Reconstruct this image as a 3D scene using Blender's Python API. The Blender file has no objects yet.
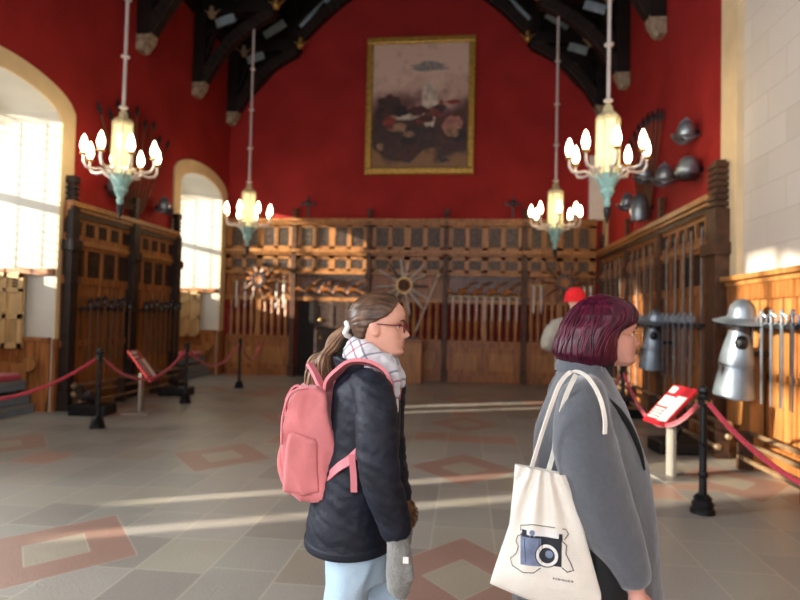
import bpy, bmesh, math, random
from mathutils import Vector, Matrix, noise
R = random.Random(7)
PI = math.pi
SC = bpy.context.scene
COL = SC.collection

# ------------------------------------------------------------------ camera
cd = bpy.data.cameras.new('camera')
cam = bpy.data.objects.new('camera', cd); COL.objects.link(cam)
cd.sensor_width = 36; cd.lens = 36*590/800; cd.clip_end = 200
yaw, pitch, roll = math.radians(6.5), math.radians(1.68), math.radians(1.3)
f = Vector((-math.sin(yaw)*math.cos(pitch), math.cos(yaw)*math.cos(pitch), math.sin(pitch)))
r0 = Vector((math.cos(yaw), math.sin(yaw), 0)); u0 = r0.cross(f)
rr = r0*math.cos(roll)+u0*math.sin(roll); uu = u0*math.cos(roll)-r0*math.sin(roll)
cam.matrix_world = Matrix.Translation((0, 0, 1.6)) @ Matrix((rr, uu, -f)).transposed().to_4x4()
cd.dof.use_dof = True; cd.dof.focus_distance = 2.05; cd.dof.aperture_fstop = 2.0
SC.camera = cam

# ------------------------------------------------------------------ light
w = bpy.data.worlds.new('world'); SC.world = w; w.use_nodes = True
bg = w.node_tree.nodes['Background']; bg.inputs[0].default_value = (.86, .93, 1, 1); bg.inputs[1].default_value = 1.0
SUNDIR = Vector((1, .47, -.22)).normalized()
sl = bpy.data.lights.new('sun', 'SUN'); sl.energy = 13.5; sl.angle = math.radians(1.0); sl.color = (1, .89, .74)
so = bpy.data.objects.new('sun', sl); COL.objects.link(so); so.rotation_euler = SUNDIR.to_track_quat('-Z', 'Y').to_euler()
def area(name, loc, direction, sx, sy, e, col):
    l = bpy.data.lights.new(name, 'AREA'); l.shape = 'RECTANGLE'; l.size = sx; l.size_y = sy; l.energy = e; l.color = col
    o = bpy.data.objects.new(name, l); COL.objects.link(o); o.location = loc
    o.rotation_euler = Vector(direction).to_track_quat('-Z', 'Y').to_euler(); return o
# added soft fill behind the camera, no window there; then daylight at the window bays
area('rear_fill', (-1.5, -5.5, 4.2), (0, 1, -.12), 8, 6, 430, (.86, .93, 1))
for yy, pw in ((-5.0, 700), (1.9, 520), (7.5, 20), (13.6, 16)):
    area('bay_daylight', (-7.7, yy, 3.3), (1, 0, -.25), 2.2, 2.2, pw, (.84, .92, 1))
SC.view_settings.view_transform = 'Standard'; SC.view_settings.look = 'None'; SC.view_settings.gamma = 1
SC.view_settings.exposure = 0.68
SC.view_settings.use_curve_mapping = False
SC.cycles.use_denoising = True
SC.cycles.max_bounces = 7; SC.cycles.diffuse_bounces = 4; SC.cycles.transparent_max_bounces = 12
SC.cycles.sample_clamp_indirect = 6; SC.cycles.caustics_reflective = False; SC.cycles.caustics_refractive = False

# ------------------------------------------------------------------ materials
def lin(c):
    return tuple(((v/255)/12.92 if v/255 <= .04045 else ((v/255+.055)/1.055)**2.4) for v in c)+(1,)
def mat(name, rgb, rough=.6, metal=0, var=.12, scale=6, stretch=(1, 1, 1), bump=0, spec=.5, emit=0, emit_rgb=None, coat=0, sheen=0, bscale=None, rgb2=None):
    m = bpy.data.materials.new(name); m.use_nodes = True; nt = m.node_tree; N = nt.nodes; L = nt.links
    b = N['Principled BSDF']; b.inputs['Roughness'].default_value = rough; b.inputs['Metallic'].default_value = metal
    b.inputs['Specular IOR Level'].default_value = spec; b.inputs['Coat Weight'].default_value = coat; b.inputs['Sheen Weight'].default_value = sheen
    tc = N.new('ShaderNodeTexCoord'); mp = N.new('ShaderNodeMapping'); mp.inputs['Scale'].default_value = stretch
    L.new(tc.outputs['Object'], mp.inputs[0])
    nz = N.new('ShaderNodeTexNoise'); nz.inputs['Scale'].default_value = scale; nz.inputs['Detail'].default_value = 5
    L.new(mp.outputs[0], nz.inputs['Vector'])
    cr = N.new('ShaderNodeValToRGB'); c = lin(rgb); c2 = lin(rgb2) if rgb2 else None
    cr.color_ramp.elements[0].position = .3; cr.color_ramp.elements[1].position = .7
    cr.color_ramp.elements[0].color = c2 or tuple(max(0, v*(1-var*1.6)) for v in c[:3])+(1,)
    cr.color_ramp.elements[1].color = tuple(min(1, v*(1+var)) for v in c[:3])+(1,)
    L.new(nz.outputs[0], cr.inputs[0]); L.new(cr.outputs[0], b.inputs['Base Color'])
    if bump:
        n2 = N.new('ShaderNodeTexNoise'); n2.inputs['Scale'].default_value = bscale or scale*4; n2.inputs['Detail'].default_value = 4
        L.new(mp.outputs[0], n2.inputs['Vector'])
        bp = N.new('ShaderNodeBump'); bp.inputs['Strength'].default_value = bump; bp.inputs['Distance'].default_value = .01
        L.new(n2.outputs[0], bp.inputs['Height']); L.new(bp.outputs[0], b.inputs['Normal'])
    if emit:
        b.inputs['Emission Color'].default_value = lin(emit_rgb or rgb); b.inputs['Emission Strength'].default_value = emit
    return m
M = {}
M['red'] = mat('red_wall_paint', (150, 40, 38), .75, var=.12, scale=1.2, spec=.15)
M['plaster'] = mat('cream_plaster', (196, 190, 176), .8, var=.06, scale=1.5, spec=.2)
M['ashlar'] = mat('pale_ashlar', (196, 184, 168), .8, var=.05, scale=1.2, spec=.2)
M['stone'] = mat('dressed_sandstone', (214, 190, 150), .8, var=.08, scale=2, spec=.2)
M['corbel'] = mat('corbel_stone', (150, 132, 108), .85, var=.3, scale=9, bump=.5)
M['wood'] = mat('oak', (148, 92, 46), .42, var=.32, scale=3, stretch=(6, 6, .7), spec=.4, bump=.1)
M['wood_light'] = mat('light_oak', (160, 108, 58), .42, var=.25, scale=3, stretch=(6, 6, .7), spec=.4)
M['wood_dark'] = mat('dark_carved_oak', (58, 36, 22), .5, var=.5, scale=14, spec=.4, bump=.6)
M['post'] = mat('near_black_oak_post', (42, 30, 24), .5, var=.3, scale=8, spec=.3)
M['beam'] = mat('roof_beam', (24, 17, 13), .6, var=.3, scale=4, spec=.25)
M['beam_brown'] = mat('roof_brace', (34, 24, 18), .6, var=.3, scale=4, spec=.3)
M['board'] = mat('roof_boards', (176, 190, 198), .5, var=.2, scale=3, stretch=(1, 8, 1))
M['gilt'] = mat('gilt', (190, 150, 80), .35, .7, var=.25, scale=12)
M['gold'] = mat('gold_frame', (186, 148, 66), .4, .5, var=.25, scale=12, bump=.3)
M['shutter'] = mat('pale_oak_shutter', (196, 160, 108), .5, var=.15, scale=3, stretch=(6, 6, .7))
M['steel'] = mat('armour_steel', (136, 146, 154), .4, .7, var=.12, scale=7)
M['steel_d'] = mat('dark_steel', (70, 68, 70), .4, .75, var=.35, scale=9)
M['blade'] = mat('dull_blade', (168, 160, 150), .4, .55, var=.2, scale=9)
M['brass'] = mat('brass', (170, 140, 90), .35, .7, var=.2, scale=9)
M['haft'] = mat('weapon_haft', (92, 60, 36), .5, var=.2, scale=9)
M['carved_grey'] = mat('worn_carved_oak', (88, 70, 56), .5, var=.5, scale=14, bump=.6)
M['post_brown'] = mat('brown_oak_post', (78, 50, 32), .5, var=.3, scale=8, spec=.3)
M['pale_timber'] = mat('pale_blue_grey_timber', (150, 168, 176), .6, var=.15, scale=5)
M['black'] = mat('black_iron', (18, 18, 20), .35, .3, var=.2, scale=9)
M['rope'] = mat('red_rope', (190, 38, 58), .75, var=.18, scale=40, bump=.4, sheen=.3)
M['curtain'] = mat('red_curtain', (100, 16, 18), .9, var=.3, scale=5, stretch=(8, 8, .3))
M['cushion'] = mat('crimson_cushion', (176, 36, 60), .85, var=.1, scale=6, sheen=.3)
M['sign_red'] = mat('sign_red', (150, 26, 36), .4, var=.05)
M['sign_white'] = mat('sign_white', (226, 218, 210), .5, var=.05)
M['sign_post'] = mat('sign_post_metal', (146, 142, 132), .4, .3, var=.06)
M['grey_step'] = mat('blue_grey_paint', (112, 124, 132), .5, var=.12)
M['rail'] = mat('rail_oak', (128, 104, 76), .4, var=.2, scale=6)
M['pale_gilt'] = mat('pale_gilt', (212, 200, 158), .4, .15, var=.2, scale=14)
M['rod'] = mat('white_rod', (206, 196, 190), .4, .2, var=.06)
M['cream_lantern'] = mat('cream_glass', (226, 222, 176), .4, var=.15, scale=10, emit=.4, emit_rgb=(236, 228, 170))
M['turq'] = mat('turquoise_enamel', (158, 204, 196), .35, var=.15, scale=10)
M['bulb'] = mat('lit_bulb', (255, 244, 220), .4, var=0, emit=15, emit_rgb=(255, 226, 178))
def glass_mat():
    m = bpy.data.materials.new('window_glass'); m.use_nodes = True; nt = m.node_tree; N = nt.nodes; L = nt.links
    N.remove(N['Principled BSDF']); t = N.new('ShaderNodeBsdfTransparent'); t.inputs[0].default_value = (.96, .97, .95, 1)
    g = N.new('ShaderNodeBsdfGlossy'); g.inputs['Roughness'].default_value = .05; mx = N.new('ShaderNodeMixShader'); mx.inputs[0].default_value = .05
    L.new(t.outputs[0], mx.inputs[1]); L.new(g.outputs[0], mx.inputs[2]); L.new(mx.outputs[0], N['Material Output'].inputs[0]); return m
M['glass'] = glass_mat()
def floor_mat():
    m = bpy.data.materials.new('flagstones'); m.use_nodes = True; nt = m.node_tree; N = nt.nodes; L = nt.links; b = N['Principled BSDF']
    def math_(op, a, c=None, d=None):
        n = N.new('ShaderNodeMath'); n.operation = op
        for i, v in enumerate((a, c, d)):
            if v is None: continue
            if isinstance(v, (int, float)): n.inputs[i].default_value = v
            else: L.new(v, n.inputs[i])
        return n.outputs[0]
    tc = N.new('ShaderNodeTexCoord'); sp = N.new('ShaderNodeSeparateXYZ'); L.new(tc.outputs['Object'], sp.inputs[0]); X, Y = sp.outputs[0], sp.outputs[1]
    T = 2.7; W_ = T/6; H_ = T/7
    # rows run along X in strips, tiles W_ wide along X, joints staggered by strip
    col = math_('FLOOR', math_('DIVIDE', math_('ADD', X, W_/2+100*W_), W_))
    off = math_('MULTIPLY', math_('FRACT', math_('MULTIPLY', math_('SINE', math_('MULTIPLY', col, 12.99)), 43.7)), .5)
    fy = math_('ADD', math_('DIVIDE', Y, H_*1.35), math_('ADD', off, 50))
    row = math_('FLOOR', fy)
    cb = N.new('ShaderNodeCombineXYZ'); L.new(col, cb.inputs[0]); L.new(row, cb.inputs[1])
    wn = N.new('ShaderNodeTexWhiteNoise'); wn.noise_dimensions = '2D'; L.new(cb.outputs[0], wn.inputs['Vector'])
    cr = N.new('ShaderNodeValToRGB'); cr.color_ramp.interpolation = 'CONSTANT'; e = cr.color_ramp.elements
    e[0].position = 0; e[0].color = lin((142, 139, 130)); e[1].position = .3; e[1].color = lin((150, 145, 131))
    for p_, c_ in ((.5, (134, 129, 121)), (.68, (150, 145, 136)), (.86, (156, 124, 108)), (.93, (140, 132, 118))):
        q = e.new(p_); q.color = lin(c_)
    L.new(wn.outputs[0], cr.inputs[0])
    # diamonds on a T x T grid
    def wrap(v, o): return math_('SUBTRACT', math_('FRACT', math_('ADD', math_('DIVIDE', math_('SUBTRACT', v, o), T), 100.5)), .5)
    dx = math_('ABSOLUTE', wrap(X, 0)); dy = math_('ABSOLUTE', wrap(Y, 6.41))
    dd = math_('MULTIPLY', math_('ADD', math_('DIVIDE', dx, .58), math_('DIVIDE', dy, .69)), T)
    inD = math_('LESS_THAN', dd, 1.0); inI = math_('LESS_THAN', dd, .42)
    red = N.new('ShaderNodeMixRGB'); L.new(inD, red.inputs[0]); L.new(cr.outputs[0], red.inputs[1]); red.inputs[2].default_value = lin((146, 116, 103))
    inn = N.new('ShaderNodeMixRGB'); L.new(inI, inn.inputs[0]); L.new(red.outputs[0], inn.inputs[1]); inn.inputs[2].default_value = lin((152, 143, 126))
    # joints
    fx = math_('FRACT', math_('DIVIDE', math_('ADD', X, W_/2+100*W_), W_)); fyy = math_('FRACT', fy)
    jx = math_('LESS_THAN', math_('MULTIPLY', math_('SUBTRACT', .5, math_('ABSOLUTE', math_('SUBTRACT', fx, .5))), W_), .008)
    jy = math_('LESS_THAN', math_('MULTIPLY', math_('SUBTRACT', .5, math_('ABSOLUTE', math_('SUBTRACT', fyy, .5))), H_*1.35), .008)
    jd = math_('LESS_THAN', math_('ABSOLUTE', math_('SUBTRACT', dd, 1.0)), .012); jd2 = math_('LESS_THAN', math_('ABSOLUTE', math_('SUBTRACT', dd, .42)), .012)
    jxy = math_('MULTIPLY', math_('MAXIMUM', jx, jy), math_('SUBTRACT', 1, inD))
    J = math_('MAXIMUM', jxy, math_('MAXIMUM', jd, jd2))
    nz = N.new('ShaderNodeTexNoise'); nz.inputs['Scale'].default_value = 1.0; nz.inputs['Detail'].default_value = 8; L.new(tc.outputs['Object'], nz.inputs['Vector'])
    n3 = N.new('ShaderNodeTexNoise'); n3.inputs['Scale'].default_value = 60; n3.inputs['Detail'].default_value = 3; L.new(tc.outputs['Object'], n3.inputs['Vector'])
    k = math_('ADD', math_('MULTIPLY', nz.outputs[0], .5), math_('ADD', math_('MULTIPLY', n3.outputs[0], .35), .575))
    vm = N.new('ShaderNodeVectorMath'); vm.operation = 'SCALE'; L.new(inn.outputs[0], vm.inputs[0]); L.new(k, vm.inputs['Scale'])
    jm = N.new('ShaderNodeMixRGB'); L.new(math_('MULTIPLY', J, .52), jm.inputs[0]); L.new(vm.outputs[0], jm.inputs[1]); jm.inputs[2].default_value = lin((178, 170, 152))
    L.new(jm.outputs[0], b.inputs['Base Color'])
    L.new(math_('ADD', math_('MULTIPLY', nz.outputs[0], .3), .22), b.inputs['Roughness']); b.inputs['Specular IOR Level'].default_value = .55
    bp = N.new('ShaderNodeBump'); bp.inputs['Strength'].default_value = .35; bp.inputs['Distance'].default_value = .006
    L.new(math_('SUBTRACT', n3.outputs[0], J), bp.inputs['Height']); L.new(bp.outputs[0], b.inputs['Normal'])
    return m
M['floor'] = floor_mat()

# ------------------------------------------------------------------ mesh helpers
class MB:
    def __init__(s, T=None): s.v = []; s.f = []; s.mi = []; s.T = T; s.m = 0
    def add(s, vs, fs):
        o = len(s.v)
        for p in vs: s.v.append(tuple(s.T(*p)) if s.T else tuple(p))
        for q in fs: s.f.append(tuple(i+o for i in q)); s.mi.append(s.m)
        return s
    def box(s, x0, x1, y0, y1, z0, z1):
        v = [(x, y, z) for x in (x0, x1) for y in (y0, y1) for z in (z0, z1)]
        return s.add(v, [(0, 1, 3, 2), (4, 6, 7, 5), (0, 4, 5, 1), (2, 3, 7, 6), (0, 2, 6, 4), (1, 5, 7, 3)])
    def tube(s, pts, rad, n=8, cap=True, flat=1):
        pts = [Vector(p) for p in pts]; k = len(pts)
        if isinstance(rad, (int, float)): rad = [rad]*k
        vs = []; prev = None
        for i in range(k):
            d = (pts[min(i+1, k-1)]-pts[max(i-1, 0)])
            d = d.normalized() if d.length > 1e-9 else Vector((0, 0, 1))
            if prev is None:
                a = Vector((0, 0, 1)) if abs(d.z) < .9 else Vector((0, 1, 0)); a = (a-d*a.dot(d)).normalized()
            else: a = (prev-d*prev.dot(d)).normalized()
            prev = a; b = d.cross(a)
            for j in range(n):
                t = 2*PI*j/n; vs.append(pts[i]+(a*math.cos(t)+b*math.sin(t)*flat)*rad[i])
        fs = [(i*n+j, i*n+(j+1) % n, (i+1)*n+(j+1) % n, (i+1)*n+j) for i in range(k-1) for j in range(n)]
        if cap: fs += [tuple(range(n))[::-1], tuple((k-1)*n+j for j in range(n))]
        return s.add(vs, fs)
    def lathe(s, prof, c=(0, 0, 0), n=16, axis=None):
        # prof: (radius, height) list
        ax = Vector(axis or (0, 0, 1)).normalized(); q = Vector((0, 0, 1)).rotation_difference(ax); c = Vector(c)
        vs = []
        for r, h in prof:
            for j in range(n):
                t = 2*PI*j/n; vs.append(c+q @ Vector((r*math.cos(t), r*math.sin(t), h)))
        k = len(prof)
        fs = [(i*n+j, i*n+(j+1) % n, (i+1)*n+(j+1) % n, (i+1)*n+j) for i in range(k-1) for j in range(n)]
        fs += [tuple(range(n))[::-1], tuple((k-1)*n+j for j in range(n))]
        return s.add(vs, fs)
    def ell(s, c, r, n=16, m=10):
        vs = []; 
        for i in range(m+1):
            a = -PI/2+PI*i/m; rr_ = max(.02, math.cos(a))
            for j in range(n): t = 2*PI*j/n; vs.append((c[0]+r[0]*rr_*math.cos(t), c[1]+r[1]*rr_*math.sin(t), c[2]+r[2]*math.sin(a)))
        fs = [(i*n+j, i*n+(j+1) % n, (i+1)*n+(j+1) % n, (i+1)*n+j) for i in range(m) for j in range(n)]
        fs += [tuple(range(n))[::-1], tuple(m*n+j for j in range(n))]
        return s.add(vs, fs)
    def prism(s, poly, a0, a1, axis='y'):
        # poly of 2D points; extruded along axis: 'y' -> (x,z) ; 'x' -> (y,z) ; 'z' -> (x,y)
        def P(p, a): return (p[0], a, p[1]) if axis == 'y' else ((a, p[0], p[1]) if axis == 'x' else (p[0], p[1], a))
        n = len(poly); vs = [P(p, a0) for p in poly]+[P(p, a1) for p in poly]
        fs = [tuple(range(n)), tuple(range(2*n-1, n-1, -1))]+[(i, i+n, (i+1) % n+n, (i+1) % n) for i in range(n)]
        return s.add(vs, fs)
    def grid(s, nu, nv, fn, closed_u=False, cap=False):
        vs = [fn(i, j) for j in range(nv) for i in range(nu)]; fs = []
        for j in range(nv-1):
            for i in range(nu if closed_u else nu-1):
                k = (i+1) % nu; fs.append((j*nu+i, j*nu+k, (j+1)*nu+k, (j+1)*nu+i))
        if cap: fs += [tuple(range(nu))[::-1], tuple((nv-1)*nu+i for i in range(nu))]
        return s.add(vs, fs)
    def mesh(s, name):
        me = bpy.data.meshes.new(name); me.from_pydata(s.v, [], s.f); me.update()
        bm = bmesh.new(); bm.from_mesh(me); bmesh.ops.recalc_face_normals(bm, faces=bm.faces); bm.to_mesh(me); bm.free(); return me
    def build(s, name, m, parent=None, loc=None, smooth=35, bevel=0, sub=0):
        me = s.mesh(name)
        for mm in (m if isinstance(m, (list, tuple)) else [m]): me.materials.append(mm)
        if isinstance(m, (list, tuple)): me.polygons.foreach_set('material_index', s.mi)
        if smooth:
            me.shade_smooth()
            if smooth < 180: me.set_sharp_from_angle(angle=math.radians(smooth))
        o = bpy.data.objects.new(name, me); COL.objects.link(o)
        if loc: o.location = loc
        if parent: o.parent = parent
        if bevel:
            b = o.modifiers.new('bevel', 'BEVEL'); b.width = bevel; b.segments = 2; b.limit_method = 'ANGLE'
        if sub:
            q = o.modifiers.new('sub', 'SUBSURF'); q.levels = sub; q.render_levels = sub
        return o
def thing(name, label, cat, loc=(0, 0, 0), rz=0, group=None):
    o = bpy.data.objects.new(name, None); COL.objects.link(o); o.empty_display_size = .1
    o.location = loc; o.rotation_euler = (0, 0, rz); return tag(o, label, cat, group)
def tag(o, label, cat=None, group=None):
    o['label'] = label
    if cat: o['category'] = cat
    if group: o['group'] = group
    return o
def struct(o, label=None):
    o['kind'] = 'structure'
    if label: o['label'] = label
    return o
def dup(src, label, loc=None, rz=None, group=None):
    r = src.copy(); COL.objects.link(r)
    if loc is not None: r.location = loc
    if rz is not None: r.rotation_euler.z = rz
    r['label'] = label
    if group: r['group'] = group
    for ch in list(src.children):
        c = ch.copy(); COL.objects.link(c); c.parent = r
        for g in list(ch.children):
            d = g.copy(); COL.objects.link(d); d.parent = c
    return r
# ------------------------------------------------------------------ room shell
XL, XR, YF, YB, ZW = -6.45, 3.36, 15.2, -6.2, 9.0
XO = -7.95       # outer face of window wall
CX = (XL+XR)/2; RIDGE = 14.2
struct(MB().box(XO-.3, XR+.4, YB-.2, YF+.3, -.2, 0).build('floor', M['floor'], smooth=0), 'sandstone flag floor with terracotta diamonds')
WIN = [(-6.25, -3.3), (.6, 3.45), (6.05, 8.9), (12.2, 15.05)]     # window bays along Y
def arch(y, y0, y1, spring=4.72, rise=.48):
    c = (y0+y1)/2; h = (y1-y0)/2; t = min(1, abs(y-c)/h); return spring+rise*math.sqrt(max(0, 1-t*t*.98))
BAND = .3
wl = MB(); cuts = sorted([YB-.2, YF+.3]+[v for ww in WIN for v in (ww[0]+BAND, ww[1]-BAND)])
prev = YB-.2
def wbox(y0, y1, z0, z1, zb=None):
    # thick block; zb = (z at y0, z at y1) for a sloping soffit; the room face is index 0 (paint), the rest index 1 (plaster)
    za, zc = zb or (z0, z0)
    v = [(XL, y0, za), (XL, y1, zc), (XL, y1, z1), (XL, y0, z1), (XO, y0, za), (XO, y1, zc), (XO, y1, z1), (XO, y0, z1)]
    wl.m = 0; wl.add(v[:4], [(0, 1, 2, 3)]); wl.m = 1
    wl.add(v, [(4, 7, 6, 5), (0, 4, 5, 1), (0, 3, 7, 4), (1, 5, 6, 2), (3, 2, 6, 7)])
for (a, b) in WIN:
    a2, b2 = a+BAND, b-BAND
    if a2 > prev: wbox(prev, a2, 0, ZW)
    n = 20
    for i in range(n):
        y0, y1 = a2+(b2-a2)*i/n, a2+(b2-a2)*(i+1)/n
        wbox(y0, y1, 0, ZW, (arch(y0, a2, b2, 4.5, .42), arch(y1, a2, b2, 4.5, .42)))
    prev = b2
wbox(prev, YF+.3, 0, ZW)
me = wl.mesh('wall_left'); me.materials.append(M['red']); me.materials.append(M['plaster']); me.polygons.foreach_set('material_index', wl.mi)
wo = bpy.data.objects.new('wall_left', me); COL.objects.link(wo); struct(wo, 'red side wall pierced by deep arched window bays')
# right wall: red part, then the pale blocked window
struct(MB().box(XR, XR+.3, 8.28, YF+.3, 0, ZW).build('wall_right', M['red'], smooth=0), 'red side wall above the oak panelling')
def ashlar_mat():
    m = M['ashlar']; nt = m.node_tree; N = nt.nodes; L = nt.links; b = N['Principled BSDF']
    br = N.new('ShaderNodeTexBrick'); tc = N.new('ShaderNodeTexCoord'); sp = N.new('ShaderNodeSeparateXYZ'); cb = N.new('ShaderNodeCombineXYZ')
    L.new(tc.outputs['Object'], sp.inputs[0]); L.new(sp.outputs[1], cb.inputs[0]); L.new(sp.outputs[2], cb.inputs[1]); L.new(cb.outputs[0], br.inputs['Vector'])
    br.inputs['Scale'].default_value = 1; br.inputs['Brick Width'].default_value = .8; br.inputs['Row Height'].default_value = .36; br.inputs['Mortar Size'].default_value = .006
    br.inputs['Color1'].default_value = lin((206, 196, 184)); br.inputs['Color2'].default_value = lin((198, 187, 172)); br.inputs['Mortar'].default_value = lin((186, 174, 158))
    L.new(br.outputs['Color'], b.inputs['Base Color'])
ashlar_mat()
struct(MB().box(XR+.06, XR+.3, YB-.2, 7.8, 0, ZW).build('wall_right_near', M['ashlar'], smooth=0), 'pale block wall filling a tall window opening')
bd = MB().box(XR-.02, XR+.3, 7.8, 8.28, 0, ZW); struct(bd.build('trim_1', M['stone'], smooth=0), 'cream dressed stone strip framing the blocked opening')
g = MB().prism([(XO, 0), (XR+.3, 0), (XR+.3, ZW), (CX, RIDGE+.3), (XL, ZW+.3), (XO, ZW)], YF, YF+.3)
struct(g.build('wall_far', M['red'], smooth=0), 'deep red gable wall at the far end')
g = MB().prism([(XO, 0), (XR+.3, 0), (XR+.3, ZW), (CX, RIDGE+.3), (XL, ZW+.3), (XO, ZW)], YB-.3, YB)
struct(g.build('wall_back', M['red'], smooth=0))
c = MB()
for s_, xw in ((1, XL), (-1, XR)):
    q = [(xw-s_*.4, ZW-.1), (CX, RIDGE), (CX, RIDGE+.2), (xw-s_*.4, ZW+.15)]
    c.prism(q, YB-.2, YF+.2)
ce = struct(c.build('ceiling', M['board'], smooth=0), 'steep pale boarded roof slopes')
for i in range(20):
    y = YF-.35-i*.62
    for s_, xw in ((1, XL), (-1, XR)):
        rf = MB().prism([(xw, ZW-.22), (CX, RIDGE-.3), (CX, RIDGE-.02), (xw, ZW-.02)], y-.15, y+.15)
        rf.build('rafter', M['beam'], ce, smooth=0)
for s_, xw in ((1, XL), (-1, XR)):
    for t in (.0, .3, .55, .8):
        x = xw+(CX-xw)*t; z = ZW+(RIDGE-ZW)*t-.3
        MB().box(min(x, x+s_*.24), max(x, x+s_*.24), YB, YF, z-.14, z+.12).build('purlin', M['beam'], ce, smooth=0)

# window bays: surround, mullions, leads, glass, shutters
def window(i, a, b, slits, gl=2.2):
    e = bpy.data.objects.new('window_%d' % i, None); COL.objects.link(e); e.location = (XL, (a+b)/2, 0); struct(e)
    e['label'] = {1: 'bay behind the photographer', 2: 'near window bay mostly out of frame on the left', 3: 'large arched window bay at the left edge', 4: 'smaller looking arched window bay by the far left corner'}[i]
    ox, oy = XL, (a+b)/2
    def B(): return MB(lambda x, y, z: (x-ox, y-oy, z))
    a2, b2 = a+BAND, b-BAND
    s = B(); n = 24; x0, x1 = XL, XL+.035                                # stone surround ring
    def ring(pa, pb, pc, pd): s.add([(x0,)+p for p in (pa, pb, pc, pd)]+[(x1,)+p for p in (pa, pb, pc, pd)], [(4, 5, 6, 7), (0, 1, 5, 4), (1, 2, 6, 5), (2, 3, 7, 6), (3, 0, 4, 7)])
    for k in range(n):
        y0, y1 = a+(b-a)*k/n, a+(b-a)*(k+1)/n; w0, w1 = a2+(b2-a2)*k/n, a2+(b2-a2)*(k+1)/n
        ring((w0, arch(w0, a2, b2, 4.5, .42)), (w1, arch(w1, a2, b2, 4.5, .42)), (y1, arch(y1, a, b)), (y0, arch(y0, a, b)))
    ring((a, .0), (a2, .0), (a2, 4.56), (a, 4.79)); ring((b2, 1.14), (b, 1.14), (b, 4.79), (b2, 4.56))
    s.build('surround', M['stone'], e, smooth=0)
    # window plane
    gx = XO+.06
    w_ = B(); w_.box(XO, XO+.12, a2, b2, 0, 1.1); w_.build('sill_wall', M['plaster'], e, smooth=0)
    mu = B()
    for t in (1/3, 2/3): y = a2+(b2-a2)*t; mu.box(XO, XO+.14, y-.03, y+.03, gl, 4.95)
    mu.box(XO, XO+.14, a2, b2, 3.42, 3.54); mu.box(XO, XO+.16, a2, b2, gl-.08, gl+.04); mu.build('mullion', M['stone'], e, smooth=0)
    ld = B(); z = gl+.1
    while z < 4.9: ld.box(gx, gx+.012, a2, b2, z, z+.014); z += .13
    y = a2
    while y < b2: ld.box(gx, gx+.012, y, y+.012, gl, 4.9); y += .21
    ld.build('leading', M['black'], e, smooth=0)
    gp = B(); gp.add([(gx, a2, gl), (gx, b2, gl), (gx, b2, 5), (gx, a2, 5)], [(0, 1, 2, 3)]); gp.build('glass', M['glass'], e, smooth=0)
    # closed shutters with the gaps that let narrow strips of sun through
    edges = [a2]+[v for sl_ in slits for v in sl_]+[b2]
    for k in range(0, len(edges), 2):
        if edges[k+1]-edges[k] > .05: B().box(XO+.02, XO+.07, edges[k], edges[k+1], .9, gl-.06).build('shutter', M['shutter'], e, smooth=0)
    # oak wainscot of the bay jamb and back
    v_ = B(); v_.box(XO+.1, XL-.02, b2-.05, b2-.005, 0, 1.12); v_.box(XO+.1, XL-.02, b2-.08, b2-.005, 1.1, 1.16)
    v_.box(XO+.12, XO+.16, a2, b2, 0, .9)
    for k in range(4): x = XO+.2+k*.36; v_.box(x, x+.05, b2-.065, b2-.04, .1, 1.1)
    v_.box(XL, XL+.05, b2, b, 0, 1.12); v_.box(XO+.1, XL+.0, b2-.06, b2-.005, 2.14, 2.24)
    v_.build('wainscot', M['wood'], e, smooth=0)
    # folded pale shutter leaf standing against the far jamb
    l = B(); u0_, u1_ = -7.5, -6.9; yb = b2-.06
    l.box(u0_, u1_, yb-.04, yb, .98, 2.16)
    f_ = l
    for (p, q, r_, t) in ((u0_, u0_+.07, .98, 2.16), (u1_-.07, u1_, .98, 2.16), (u0_+.27, u0_+.33, .98, 2.16), (u0_, u1_, .98, 1.06), (u0_, u1_, 1.44, 1.52), (u0_, u1_, 1.86, 1.92), (u0_, u1_, 2.08, 2.16)):
        f_.box(p, q, yb-.065, yb-.04, r_, t)
    for k in range(5): f_.box(u1_-.25+k*.035, u1_-.235+k*.035, yb-.055, yb-.04, 1.08, 1.42)
    l.build('folded_shutter', M['shutter'], e, smooth=0)
    t_ = B()
    for k in range(3):
        for j in range(3): cx_, cz_ = u1_-.12-.0+(k-1)*.055, 2.0+(j-1)*.05; t_.box(cx_-.016, cx_+.016, yb-.058, yb-.038, cz_-.014, cz_+.014)
    t_.build('shutter_tracery', M['wood_dark'], e, smooth=0)
window(1, *WIN[0], [(-5.4, -5.2)])
window(2, *WIN[1], [(1.42, 1.62), (2.2, 2.38)], 1.98)
window(3, *WIN[2], [(6.62, 6.8), (7.25, 7.55)])
window(4, *WIN[3], [(13.2, 13.3)])

# ------------------------------------------------------------------ panelling
TL = lambda u, v, z: (XL+v, u, z)
TR = lambda u, v, z: (XR-v, u, z)
TF = lambda u, v, z: (u, YF-v, z)
def local(T, o):
    return lambda u, v, z: tuple(a-b for a, b in zip(T(u, v, z), o))
def finial_post(T, u, h, parent, wd=.09, d=.2, m='post'):
    p = MB(T); p.box(u-wd, u+wd, .02, d, 0, h-.5); p.box(u-wd*1.3, u+wd*1.3, .02, d+.04, 0, .3); p.box(u-wd*1.3, u+wd*1.3, .02, d+.04, 2.55, 2.72)
    p.box(u-wd*.6, u+wd*.6, .06, d-.03, h-.5, h-.08)
    for k in range(5): p.box(u-wd*.85, u+wd*.85, .04, d-.01, h-.48+k*.09, h-.44+k*.09)
    p.box(u-wd*.9, u+wd*.9, .04, d-.01, h-.1, h)
    return p.build('post', M[m], parent, smooth=0, bevel=.006)
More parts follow.
